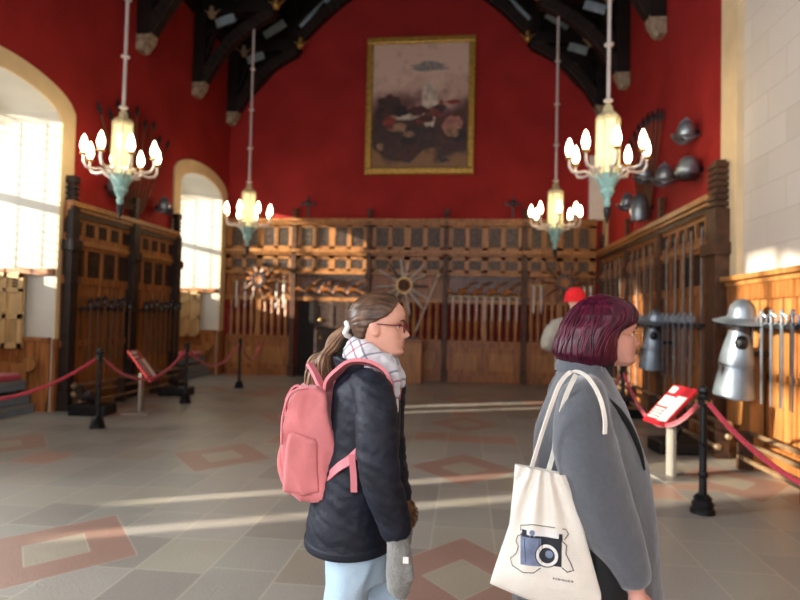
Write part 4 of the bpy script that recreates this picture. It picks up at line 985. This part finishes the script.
for k in range(150):
    a, rr_ = q.uniform(0, 2*PI), math.sqrt(q.random()); ox, oz = rr_*math.cos(a), rr_*math.sin(a); L = q.uniform(.75, 1.08); w1 = q.uniform(-1, 1)
    P = [S+Vector((.0, .012*ox, .014*oz)), S+Vector((-.03, .02*ox, -.012+.02*oz)), S+Vector((-.07-.012*oz, .035*ox, -.06+.022*oz)), S+Vector((-.108+.03*oz, .05*ox, -.125*L)), S+Vector((-.12+.038*oz+.01*w1, .055*ox, -.175*L)), S+Vector((-.112+.036*oz+.02*w1, .05*ox+.01*w1, -.222*L))]
    limb(pt, P, [.004, .006, .0065, .006, .0045, .001], 5)
pt.build('ponytail', M['pony'], hair, smooth=180)
sc_ = MB()
for k in range(14): a = 2*PI*k/14; sc_.ell(tuple(S+Vector((-.012+.006*math.sin(3*a), .024*math.cos(a), .024*math.sin(a)))), (.011, .012, .012), 8, 6)
fuse(sc_, 'hair_tie', M['white'], hair, .004, 1)
# spectacles
sp_ = MB()
yn = .135*H
for s_ in (-1, 1):
    ring = [gh(.43*H, s_*yn+.026*math.cos(a)*1.0, .485*H+.019*math.sin(a)) for a in [2*PI*k/20 for k in range(21)]]
    sp_.tube(ring, .0022, 6); sp_.tube([gh(.43*H, s_*(yn+.026), .51*H), gh(.36*H, s_*.31*H, .515*H), gh(.0*H, s_*.345*H, .52*H), gh(-.06*H, s_*.34*H, .47*H)], .0024, 6)
sp_.tube([gh(.43*H, -yn+.026, .5*H), gh(.445*H, 0, .505*H), gh(.43*H, yn-.026, .5*H)], .0022, 6)
spo = sp_.build('spectacles', M['red_frame'], G)
# jacket
j = MB(); loft(j, [(.785, -.045, 0, .162, .2), (.86, -.047, 0, .162, .198), (1.0, -.032, 0, .148, .18), (1.15, -.01, 0, .132, .172), (1.28, 0, 0, .125, .178), (1.345, -.005, 0, .112, .17), (1.39, -.012, 0, .09, .13), (1.42, -.02, 0, .08, .09)], 56)
limb(j, [(.0, -.1, 1.37), (.05, -.17, 1.345), (.072, -.21, 1.25), (.08, -.225, 1.14), (.1, -.225, 1.04), (.132, -.215, .95), (.148, -.21, .885)], [.055, .066, .07, .068, .064, .055, .045])
limb(j, [(.0, .1, 1.37), (.055, .17, 1.345), (.05, .21, 1.25), (.055, .22, 1.13), (.075, .22, 1.0), (.11, .2, .87)], [.055, .066, .068, .064, .058, .048])
dn = ridged(9, .0045, (1, 1, .55), 3); d2 = cloth_noise(34, .0022, (1, 1, 1.5))
def jd(c, n_):
    arm = max(0, min(1, (-.13-c.y)/.05)) if c.y < 0 else max(0, min(1, (c.y-.13)/.05))
    q = Vector((c.x*7, c.y*7, (c.z+.5*c.x)*30)); r_ = .0045*(1-2*abs(noise.noise(q)))*arm
    return dn(c, n_)*(1-.5*arm)+r_+d2(c, n_)
fuse(j, 'jacket', M['jacket'], G, .0085, 3, jd)
hm = MB(); loft(hm, [(.782, -.045, 0, .166, .203), (.79, -.045, 0, .168, .205), (.805, -.045, 0, .168, .205), (.815, -.045, 0, .164, .201)], 56); hm.build('jacket_hem', M['jacket'], G, smooth=60)
cl = MB()
def fn(i, j):
    t = 2*PI*i/48; k = j/7; r_ = .078+.012*k+.006*math.sin(3*t+1)*k; z = 1.375+.085*k*(.75-.25*math.cos(t))+.006*math.sin(5*t)*k; return (-.018+r_*1.05*math.cos(t)-.01*k, r_*1.1*math.sin(t), z)
cl.grid(48, 8, fn, True); c_ = cl.build('collar', M['jacket'], G, smooth=180); c_.modifiers.new('s', 'SOLIDIFY').thickness = .012
# scarf: loops round the neck with an end hanging in front
sf = MB()
for (rr_, zz, tilt, th, ph) in ((.068, 1.45, .02, .032, 0), (.06, 1.475, .028, .027, 1), (.072, 1.425, .014, .03, 2)):
    P = [( .014+rr_*1.1*math.cos(a), rr_*math.sin(a), zz-tilt*math.cos(a)+.006*math.sin(3*a+ph)) for a in [2*PI*k/18 for k in range(19)]]
    limb(sf, P, [th*(1+.1*math.sin(4*k+ph)) for k in range(19)], 12)
limb(sf, [(.07, -.035, 1.43), (.098, -.05, 1.39), (.105, -.05, 1.34), (.108, -.05, 1.3)], [.033, .03, .024, .018])
limb(sf, [(.07, .03, 1.43), (.108, .03, 1.39), (.114, .035, 1.34)], [.033, .03, .022])
fuse(sf, 'scarf', M['plaid'], G, .006, 3, ridged(22, .006, (1, 1, 1.4), 9))
fg = MB(); q = random.Random(8)
for k in range(16): x0, y0 = .092+q.uniform(0, .03), -.065+q.uniform(0, .03); limb(fg, [(x0, y0, 1.31), (x0+.002, y0, 1.285), (x0+q.uniform(-.005, .005), y0, 1.262)], [.0025, .002, .001], 5)
fg.build('scarf_fringe', M['white'], G)
# jeans, shoes, mittens
jn = MB(); loft(jn, [(.66, -.01, 0, .115, .15), (.78, -.02, 0, .13, .165), (.92, -.03, 0, .125, .16)], 40)
limb(jn, [(-.02, -.085, .82), (-.03, -.09, .68), (-.06, -.09, .5), (-.12, -.09, .28), (-.175, -.09, .1)], [.1, .086, .08, .082, .085])
limb(jn, [(-.01, .085, .82), (.03, .085, .68), (.09, .085, .48), (.115, .085, .28), (.13, .085, .07)], [.1, .088, .08, .08, .085])
fuse(jn, 'jeans', M['denim'], G, .011, 4, ridged(9, .009, (1, 1, .6), 5))
for (x, y, z, nm) in ((-.13, -.09, 0, ''), (.17, .085, 0, '')):
    s = MB(); s.ell((x+.02, y, .05), (.13, .047, .045), 16, 8); s.ell((x-.06, y, .075), (.06, .045, .055), 14, 8); fuse(s, 'shoe', M['white'], G, .008, 3)
    k = MB(); k.prism([(x-.12, 0), (x+.15, 0), (x+.155, .02), (x-.125, .02)], y-.05, y+.05); k.build('sole', M['rod'], G, smooth=0, bevel=.008)
mt = MB(); limb(mt, [(.145, -.208, .905), (.15, -.208, .86), (.156, -.208, .82), (.158, -.208, .76), (.155, -.208, .71), (.15, -.208, .69)], [.04, .037, .043, .046, .038, .02])
limb(mt, [(.165, -.225, .83), (.19, -.235, .79), (.196, -.235, .755)], [.018, .017, .013], 10)
fuse(mt, 'mitten', M['mitten'], G, .006, 3)
tg = MB().box(.172, .19, -.2515, -.248, .815, .835).build('woven_tag', M['white'], G, smooth=0)
fm = MB(); q = random.Random(2); fm.ell((.128, .19, .835), (.045, .045, .05), 14, 8)
for k in range(420):
    d = Vector((q.gauss(0, 1), q.gauss(0, 1), q.gauss(0, 1))).normalized(); p = Vector((.128, .19, .835))+Vector((d.x*.042, d.y*.042, d.z*.047)); fm.tube([p, p+d*.012+Vector((0, 0, -.006)), p+d*.018+Vector((0, 0, -.014))], [.0022, .0015, .0004], 4)
fm.build('furry_cuff', M['fur'], G)
mt = MB(); limb(mt, [(.125, .19, .82), (.125, .185, .77), (.12, .185, .71), (.115, .185, .67)], [.035, .042, .04, .02]); fuse(mt, 'mitten', M['mitten'], G, .008, 3)

# ---- pink backpack worn by the girl: rests on her back, a thing of its own
BPK = thing('backpack', 'rounded pink canvas backpack worn on the back of the girl in the dark jacket', 'backpack', (-.36, 2.15, .92))
z0 = -.92
k = MB(); pr = [(-.118, 1.33), (-.16, 1.345), (-.22, 1.34), (-.262, 1.3), (-.275, 1.22), (-.28, 1.1), (-.272, 1.0), (-.235, .96), (-.16, .945), (-.1, .97), (-.07, 1.03), (-.08, 1.15), (-.108, 1.25)]
k.prism([(x, z+z0) for x, z in pr], -.145, .145)
def bd_(c, n_):
    v = ridged(11, .016, (1, 1, .35), 2)(c, n_)+.006*noise.noise(c*11)+.0025*noise.noise(c*60)
    for zz in (): pass
    return v+.012*math.exp(-((c.y)/.09)**2)
main = fuse(k, 'main_compartment', M['pink'], BPK, .009, 9, bd_)
k = MB(); pr = [(-.262, 1.165), (-.285, 1.15), (-.3, 1.12), (-.308, 1.07), (-.298, 1.01), (-.272, .97), (-.25, .955), (-.235, 1.0), (-.24, 1.1)]
k.prism([(x, z+z0) for x, z in pr], -.095, .095); fuse(k, 'front_pocket', M['pink'], BPK, .007, 6, ridged(14, .009, (1, 1, .5), 6))
k = MB(); pr = [(-.25, 1.2), (-.14, 1.17), (-.13, .99), (-.2, .98), (-.26, .99)]
k.prism([(x, z+z0) for x, z in pr], -.158, -.12); fuse(k, 'side_pocket', M['pink'], BPK, .007, 7, ridged(13, .012, (1, 1, .3), 7))
zp = MB(); limb(zp, [(-.27, -.15, 1.15+z0), (-.268, -.15, 1.25+z0), (-.24, -.148, 1.33+z0), (-.18, -.146, 1.35+z0)], [.004]*4, 6); zp.build('zip', M['pink_d'], main)
L_ = [(-.285, 1.235), (-.284, 1.29), (-.262, 1.335), (-.24, 1.345), (-.222, 1.325), (-.218, 1.28)]
strap_band('top_handle', [(x, -.06+.0*i, z+z0) for i, (x, z) in enumerate(L_)], .02, M['pink_d'], BPK, (0, 1, 0), .007)
strap_band('carry_loop', [(-.205, -.05, 1.425+z0), (-.185, -.06, 1.4+z0), (-.16, -.075, 1.36+z0), (-.14, -.08, 1.325+z0)], .03, M['pink_d'], BPK, (.3, 1, .3), .012)
limbp = [(-.13, -.085, 1.335), (-.118, -.1, 1.37), (-.085, -.115, 1.405), (-.04, -.122, 1.437), (.02, -.122, 1.44), (.07, -.122, 1.42), (.1, -.125, 1.385), (.108, -.115, 1.33), (.1, -.105, 1.24)]
strap_band('shoulder_strap', [(x, y, z+z0) for x, y, z in limbp], .055, M['pink_d'], BPK, (0, 1, -.35), .012)
strap_band('shoulder_strap', [(x, -y, z+z0) for x, y, z in limbp], .055, M['pink_d'], BPK, (0, 1, .35), .012)
strap_band('lower_strap', [(-.12, -.125, 1.03+z0), (-.06, -.18, 1.09+z0), (-.02, -.192, 1.12+z0), (.02, -.19, 1.16+z0)], .03, M['pink_d'], BPK, (0, .3, 1), .006)
strap_band('strap_tail', [(-.012, -.205, 1.14+z0), (-.005, -.2, 1.08+z0), (-.002, -.196, 1.015+z0)], .022, M['pink_d'], BPK, (1, 0, 0), .005)

# ---- woman in the grey coat ------------------------------------------------
W = thing('person', 'woman with a burgundy bob and glasses wearing an oversized grey wool coat', 'person', (.45, 2.05, 0))
H = .218; hx, hz = .02, 1.454
def wh(x, y, z):
    a = math.radians(4); X_, Y_ = x*math.cos(a)-y*math.sin(a), x*math.sin(a)+y*math.cos(a); return (hx+X_, Y_, hz+z)
b = MB(); head(b, H, wh)
limb(b, [(.0, 0, 1.53), (-.025, 0, 1.45), (-.05, 0, 1.38), (-.05, 0, 1.3)], [.055, .052, .06, .1])
loft(b, [(.8, -.03, 0, .11, .17), (.92, -.03, 0, .115, .17), (1.05, -.03, 0, .1, .13), (1.2, -.03, 0, .1, .13), (1.34, -.04, 0, .08, .13), (1.39, -.05, 0, .05, .07)], 28)
limb(b, [(-.04, -.12, 1.34), (-.06, -.19, 1.28), (-.07, -.22, 1.1), (-.02, -.225, .97), (.04, -.225, .86), (.055, -.225, .82)], [.05, .045, .038, .034, .025, .026])
limb(b, [(-.04, .14, 1.34), (-.04, .19, 1.28), (-.03, .22, 1.1), (.03, .22, .97), (.09, .2, .86), (.1, .2, .83)], [.05, .045, .038, .034, .025, .026])
for s_, dx in ((-1, .12), (1, -.12)):
    limb(b, [(-.03, s_*.085, .86), (-.03+dx*.4, s_*.085, .68), (-.02+dx*.8, s_*.085, .48), (-.03+dx, s_*.085, .28), (-.05+dx*1.2, s_*.085, .08), (-.02+dx*1.2, s_*.085, .05)], [.09, .078, .058, .052, .036, .04])
hand(b, (.06, -.225, .81), (.12, 0, -1), (-.2, 1, 0), (1, .2, .1), .95, .5)
hand(b, (.105, .2, .81), (.12, 0, -1), (-.2, -1, 0), (1, -.2, .1), .95, .5)
fuse(b, 'body', M['skin2'], W, .005, 1)
face_bits(W, H, wh)
# burgundy bob
FX = [(1.452, .0), (1.458, .03), (1.475, .05), (1.5, .052), (1.54, .056), (1.575, .068), (1.592, .098), (1.604, .11), (1.63, .113), (1.65, .104), (1.668, .084), (1.68, .062), (1.69, .025), (1.694, 0)]
BX = [(1.452, -.08), (1.46, -.125), (1.475, -.148), (1.495, -.158), (1.53, -.152), (1.58, -.134), (1.62, -.113), (1.65, -.092), (1.67, -.068), (1.682, -.048), (1.69, -.025), (1.694, -.01)]
WX = [(1.452, .07), (1.465, .095), (1.49, .112), (1.53, .116), (1.58, .112), (1.62, .1), (1.65, .08), (1.67, .058), (1.682, .04), (1.69, .02), (1.694, .006)]
hb = MB(); NU, NV = 260, 110
def fn(i, j):
    t = 2*PI*i/NU; z = 1.452+(1.694-1.452)*(1-(1-j/(NV-1))**1.0)
    f_, b_, w_ = interp(FX, z), interp(BX, z), interp(WX, z); m_, h_ = (f_+b_)/2, (f_-b_)/2; c, s_ = math.cos(t), math.sin(t)
    k = 1-max(0, (z-1.62)/.075)
    n1 = noise.noise(Vector((c*5, s_*5, z*4))); n2 = noise.noise(Vector((c*26, s_*26, z*6+1))); n3 = noise.noise(Vector((c*60, s_*60, z*9)))
    r_ = 1+(.045*n1+.018*n2+.008*n3)*(.3+.7*k)
    zz = z+(.012*n1+.008*n2)*max(0, 1-(z-1.452)/.04)
    return (m_+h_*math.copysign(abs(c)**.9, c)*r_, w_*s_*r_, zz)
hb.grid(NU, NV, fn, True, True); whair = hb.build('hair', M['hair_r'], W, smooth=180)
lk = MB(); q = random.Random(12)
for k in range(90):
    a = q.uniform(0, 2*PI); c, s_ = math.cos(a), math.sin(a); P = []; zb = q.uniform(1.448, 1.475) if c < .55 else (q.uniform(1.59, 1.6) if c > .8 else q.uniform(1.5, 1.56))
    zt = q.uniform(1.64, 1.685); 
    for z in [zt+(zb-zt)*v/6 for v in range(7)]:
        zc = max(z, 1.455); f_, b_, w_ = interp(FX, zc), interp(BX, zc), interp(WX, zc); m_, h_ = (f_+b_)/2, (f_-b_)/2; aa = a+.1*math.sin(z*24+k); c2, s2 = math.cos(aa), math.sin(aa)
        P.append((m_+h_*math.copysign(abs(c2)**.9, c2)*1.015, w_*s2*1.015, z))
    limb(lk, P, [.0008, .0022, .003, .003, .003, .0026, .001], 5)
lk.build('hair_locks', M['hair_r'], whair, smooth=180)
sp_ = MB(); yn = .135*H
for s_ in (-1, 1):
    sp_.tube([wh(.44*H, s_*yn+.024*math.cos(a), .475*H+.02*math.sin(a)) for a in [2*PI*k/20 for k in range(21)]], .0012, 6)
    sp_.tube([wh(.44*H, s_*(yn+.024), .5*H), wh(.36*H, s_*.31*H, .51*H), wh(.0*H, s_*.345*H, .5*H)], .0014, 6)
sp_.tube([wh(.44*H, -yn+.024, .49*H), wh(.455*H, 0, .495*H), wh(.44*H, yn-.024, .49*H)], .0012, 6)
sp_.build('spectacles', M['gold_wire'], W)
# coat
ct = MB(); loft(ct, [(.3, -.03, 0, .26, .27), (.5, -.03, 0, .25, .265), (.66, -.035, 0, .24, .25), (.8, -.035, 0, .222, .235), (.99, -.026, 0, .196, .215), (1.13, -.035, 0, .18, .205), (1.26, -.05, 0, .155, .205), (1.335, -.055, 0, .13, .19), (1.39, -.06, 0, .105, .14), (1.43, -.06, 0, .085, .1), (1.46, -.058, 0, .08, .085)], 60)
limb(ct, [(-.06, -.1, 1.37), (-.085, -.165, 1.355), (-.1, -.205, 1.29), (-.085, -.22, 1.19), (-.055, -.225, 1.08), (-.015, -.225, .985), (.03, -.225, .9), (.055, -.225, .835)], [.055, .072, .083, .095, .094, .084, .064, .046])
limb(ct, [(-.06, .1, 1.37), (-.065, .165, 1.355), (-.07, .205, 1.29), (-.04, .22, 1.19), (0, .22, 1.08), (.04, .22, .985), (.08, .21, .9), (.1, .2, .845)], [.055, .072, .08, .09, .088, .08, .062, .046])
dn = ridged(5, .012, (1, 1, .5), 13); d2 = cloth_noise(20, .002)
fuse(ct, 'coat', M['coat'], W, .01, 6, lambda c, n_: dn(c, n_)+d2(c, n_))
co = MB()
def fn(i, j):
    t = PI*.33+(2*PI-PI*.66)*i/40; k = j/6; r_ = .076+.012*k; z = 1.465+.008*math.sin(PI*k)-.03*k+.01*(1-abs(i-20)/20)*(1-k); return (-.058+r_*1.05*math.cos(t), r_*1.1*math.sin(t), z)
co.grid(41, 7, fn); c_ = co.build('coat_collar', M['coat'], W, smooth=180); c_.modifiers.new('s', 'SOLIDIFY').thickness = .012
lp = MB(); limb(lp, [(-.03, -.14, 1.375), (.02, -.15, 1.33), (.062, -.142, 1.27), (.093, -.13, 1.2), (.112, -.112, 1.14)], [.006, .009, .009, .007, .003], 8); lp.build('dark_lapel_edge', M['dress'], W)
ds = MB(); loft(ds, [(.3, -.03, -.15, .1, .145), (.6, -.03, -.145, .1, .135), (.8, -.03, -.14, .09, .13), (.93, -.04, -.13, .07, .125), (1.03, -.07, -.11, .03, .12)], 32); loft(ds, [(.3, -.02, 0, .15, .2), (.7, -.02, 0, .14, .19), (1.0, -.03, 0, .11, .15)], 32)
fuse(ds, 'black_dress', M['dress'], W, .012, 2)
nk = MB(); loft(nk, [(1.36, -.04, 0, .07, .08), (1.43, -.03, 0, .066, .068), (1.475, -.015, 0, .058, .06)], 30); fuse(nk, 'black_scarf', M['dress'], W, .007, 2, cloth_noise(22, .006))
for s_, dx in ((-1, .12), (1, -.12)):
    s = MB(); s.ell((dx*1.2+.02, s_*.085, .05), (.125, .045, .045), 16, 8); limb(s, [(-.05+dx*1.2, s_*.085, .06), (-.05+dx*1.2, s_*.085, .25)], [.055, .058]); s.box(dx*1.2-.09, dx*1.2+.12, s_*.085-.04, s_*.085+.04, 0, .02); fuse(s, 'boot', M['black'], W, .009, 3)

# ---- tote bag hanging from her shoulder ------------------------------------
TX, TY = .24, 1.79
T = thing('tote_bag', 'cream cotton tote bag with a camera drawing hanging from the grey coated shoulder', 'bag', (TX, TY, .77))
LE = [(0, (.083, .821)), (.12, (.094, .86)), (.5, (.137, .995)), (.8, (.146, 1.1)), (1, (.15, 1.173))]
RE = [(0, (.405, .765)), (.12, (.402, .81)), (.5, (.358, .965)), (.8, (.325, 1.09)), (1, (.335, 1.145))]
def edge(tab, v):
    for (a, p), (b_, q_) in zip(tab[:-1], tab[1:]):
        if v <= b_: t = (v-a)/(b_-a); return p[0]+(q_[0]-p[0])*t, p[1]+(q_[1]-p[1])*t
    return tab[-1][1]
def bag_pt(u, v, side=-1):
    l, r_ = edge(LE, v), edge(RE, v); x, z = l[0]+(r_[0]-l[0])*u, l[1]+(r_[1]-l[1])*u
    z += -.022*math.sin(PI*u)*(1-v)+.0*u
    e_ = (math.sin(PI*min(1, max(0, u))))**.6; e2 = min(1, v*6)**.5; bul = .03*e_*e2*(1-.55*v)
    # folds fan down from the strap
    fo = math.atan2(x-.23, 1.25-z); fold = .009*math.sin(fo*22+1)*max(0, min(1, (v-.15)*1.3))*e_+.004*noise.noise(Vector((x*14, z*9, 3)))*e_
    y = side*(bul+.004)+(fold if side < 0 else -fold*.3)
    return (x-TX, y, z-.77)
bg_ = MB(); NU, NV = 64, 64
for sd in (-1, 1): bg_.grid(NU+1, NV+1, lambda i, j: bag_pt(i/NU, j/NV, sd))
for fn_ in (lambda k: (0, k/NV), lambda k: (1, k/NV)):
    bg_.grid(2, NV+1, lambda i, j: bag_pt(*fn_(j), (-1, 1)[i]))
bg_.grid(NU+1, 2, lambda i, j: bag_pt(i/NU, 0, (-1, 1)[j]))
bo = bg_.build('bag_body', M['canvas'], T, smooth=70)
hm = MB(); hm.grid(41, 3, lambda i, j: tuple(a+b_ for a, b_ in zip(bag_pt(i/40, .91+.045*j), (0, -.0015, 0)))); hm.build('top_hem', M['canvas'], bo, smooth=180)
# the printed camera: thin ink patches lying on the cloth
def find(x, z):
    u, v = .5, .5
    for _ in range(30):
        p = bag_pt(u, v); l, r_ = edge(LE, v), edge(RE, v); u += ((x-TX)-p[0])/(r_[0]-l[0]); v += ((z-.77)-p[2])/.36
    return u, v
def onbag(x, z, d): u, v = find(x, z); p = bag_pt(u, v); return (p[0], p[1]-d, p[2])
def patch(name, x0, x1, za, zb, m, d, tilt=.035, n=8):
    g = MB(); g.grid(n+1, n+1, lambda i, j: onbag(x0+(x1-x0)*i/n, za+(zb-za)*j/n+tilt*(x0+(x1-x0)*i/n-.225)*-1, d)); return g.build(name, m, bo, smooth=180)
def line(mbx, pts, r_, d=.0018, close=False):
    mbx.tube([onbag(x, z, d) for x, z in pts], r_, 5)
cx_, cz_ = .24, .926
patch('printed_grip', .168, .226, .89, .978, M['ink2'], .0012); patch('printed_body', .226, .284, .895, .968, M['ink'], .0012)
patch('printed_top', .172, .286, .968, .988, M['ink'], .0016); patch('printed_top_plate', .185, .275, .975, .994, M['ink3'], .002)
def disc(name, x, z, r_, m, d, n=24): g = MB(); g.grid(n, 4, lambda i, j: onbag(x+r_*(.02+.98*j/3)*math.cos(2*PI*i/n), z+r_*(.02+.98*j/3)*math.sin(2*PI*i/n), d), True); return g.build(name, m, bo, smooth=180)
disc('printed_lens', .243, .922, .034, M['ink'], .0022); disc('printed_lens_ring', .243, .922, .031, M['ink3'], .0027); disc('printed_lens_glass', .243, .922, .022, M['ink'], .0032); disc('printed_glint', .249, .926, .011, M['ink2'], .0037); disc('printed_knob', .2, .984, .008, M['ink2'], .0024)
ln = MB()
line(ln, [(.172, .975), (.16, .97), (.155, .955), (.162, .94), (.156, .92), (.14, .905), (.145, .885), (.175, .87), (.205, .872), (.225, .886)], .0011)
line(ln, [(.168, .985), (.168, 1.0), (.2, 1.008), (.26, 1.004), (.296, .998), (.304, .985), (.292, .97)], .0011)
line(ln, [(.286, .965), (.298, .955), (.296, .93), (.31, .905), (.318, .885), (.3, .88), (.285, .892)], .0013)
line(ln, [(.178, .965), (.182, .9)], .0008); line(ln, [(.23, .966), (.228, .9)], .0012); line(ln, [(.22, .966), (.221, .9)], .0008)
for k in range(13): x = .262+.0045*k; line(ln, [(x, .862-.0005*k), (x+.0022*(k % 2), .857-.0005*k)], .0007+.0003*(k % 3 == 0))
ln.build('printed_lines', M['ink'], bo, smooth=180)
st = [(.2, 1.165, 1.8), (.222, 1.25, 1.79), (.248, 1.35, 1.765), (.275, 1.42, 1.768), (.312, 1.452, 1.79), (.35, 1.44, 1.775), (.38, 1.39, 1.752), (.395, 1.33, 1.745), (.398, 1.28, 1.752)]
strap_band('strap', [(x-TX, y-TY, z-.77) for x, z, y in st], .012, M['canvas'], T, (.75, .25, .2), .004)
st = [(.25, 1.15, 1.815), (.268, 1.21, 1.83), (.28, 1.29, 1.83), (.3, 1.38, 1.815), (.33, 1.44, 1.83)]
strap_band('strap', [(x-TX, y-TY, z-.77) for x, z, y in st], .014, M['canvas'], T, (1, .2, 0), .004)

# ---- man in the red cap, far off, seen from behind -------------------------
P_ = thing('person', 'distant man from behind in a bright red beanie and beige grey jacket, elbows out', 'person', (1.24, 7.0, 0))
H = .235; hz = 1.73
def mh(x, y, z): a = math.radians(70); return (x*math.cos(a)-y*math.sin(a), x*math.sin(a)+y*math.cos(a), hz+z)
b = MB(); head(b, H, mh, 40, 40); limb(b, [(0, 0, 1.8), (0, -.02, 1.7), (0, -.02, 1.6)], [.06, .06, .09])
loft(b, [(.95, 0, 0, .17, .12), (1.2, 0, 0, .16, .11), (1.45, 0, -.01, .2, .13), (1.58, 0, -.01, .19, .1), (1.64, 0, -.01, .08, .06)], 28)
for s_ in (-1, 1):
    limb(b, [(s_*.17, 0, 1.55), (s_*.25, .0, 1.48), (s_*.29, .04, 1.32), (s_*.2, .2, 1.36), (s_*.1, .32, 1.45)], [.06, .055, .045, .04, .03])
    hand(b, (s_*.09, .33, 1.46), (-s_*.3, .5, .8), (-s_, .2, 0), (0, -.5, 1), 1, .8)
    limb(b, [(s_*.09, 0, 1.0), (s_*.1, .02, .75), (s_*.1, .02, .5), (s_*.1, -.01, .3), (s_*.1, -.02, .08), (s_*.1, .04, .05)], [.1, .085, .062, .056, .04, .045])
fuse(b, 'body', M['skin'], P_, .01, 2)
j = MB(); loft(j, [(1.04, 0, 0, .225, .15), (1.2, 0, 0, .22, .155), (1.4, 0, 0, .225, .16), (1.56, 0, 0, .2, .125), (1.63, 0, -.01, .12, .09), (1.68, 0, -.01, .085, .08)], 40)
for s_ in (-1, 1): limb(j, [(s_*.12, 0, 1.58), (s_*.22, 0, 1.53), (s_*.285, .0, 1.42), (s_*.3, .03, 1.32), (s_*.22, .18, 1.35), (s_*.12, .3, 1.43)], [.07, .085, .08, .075, .065, .05])
fuse(j, 'jacket', M['parka'], P_, .014, 4, ridged(8, .014, (1, 1, 1), 4))
j = MB(); 
for s_ in (-1, 1): limb(j, [(s_*.09, 0, 1.0), (s_*.105, .02, .75), (s_*.105, .02, .5), (s_*.105, -.01, .3), (s_*.105, -.02, .07)], [.12, .1, .085, .08, .08])
j.ell((0, 0, 1.0), (.2, .13, .12)); fuse(j, 'trousers', M['denim'], P_, .014, 4)
b = MB(); b.lathe([(.11, 1.83), (.118, 1.86), (.115, 1.9), (.1, 1.95), (.06, 1.985), (.02, 1.995)], n=24); b.lathe([(.115, 1.82), (.125, 1.83), (.125, 1.87), (.115, 1.88)], n=24); b.build('beanie', M['beanie'], P_)
for s_ in (-1, 1): s = MB(); s.ell((s_*.105, .05, .05), (.05, .14, .05), 14, 8); s.box(s_*.105-.045, s_*.105+.045, -.08, .17, 0, .025); fuse(s, 'shoe', M['black'], P_, .012, 2)
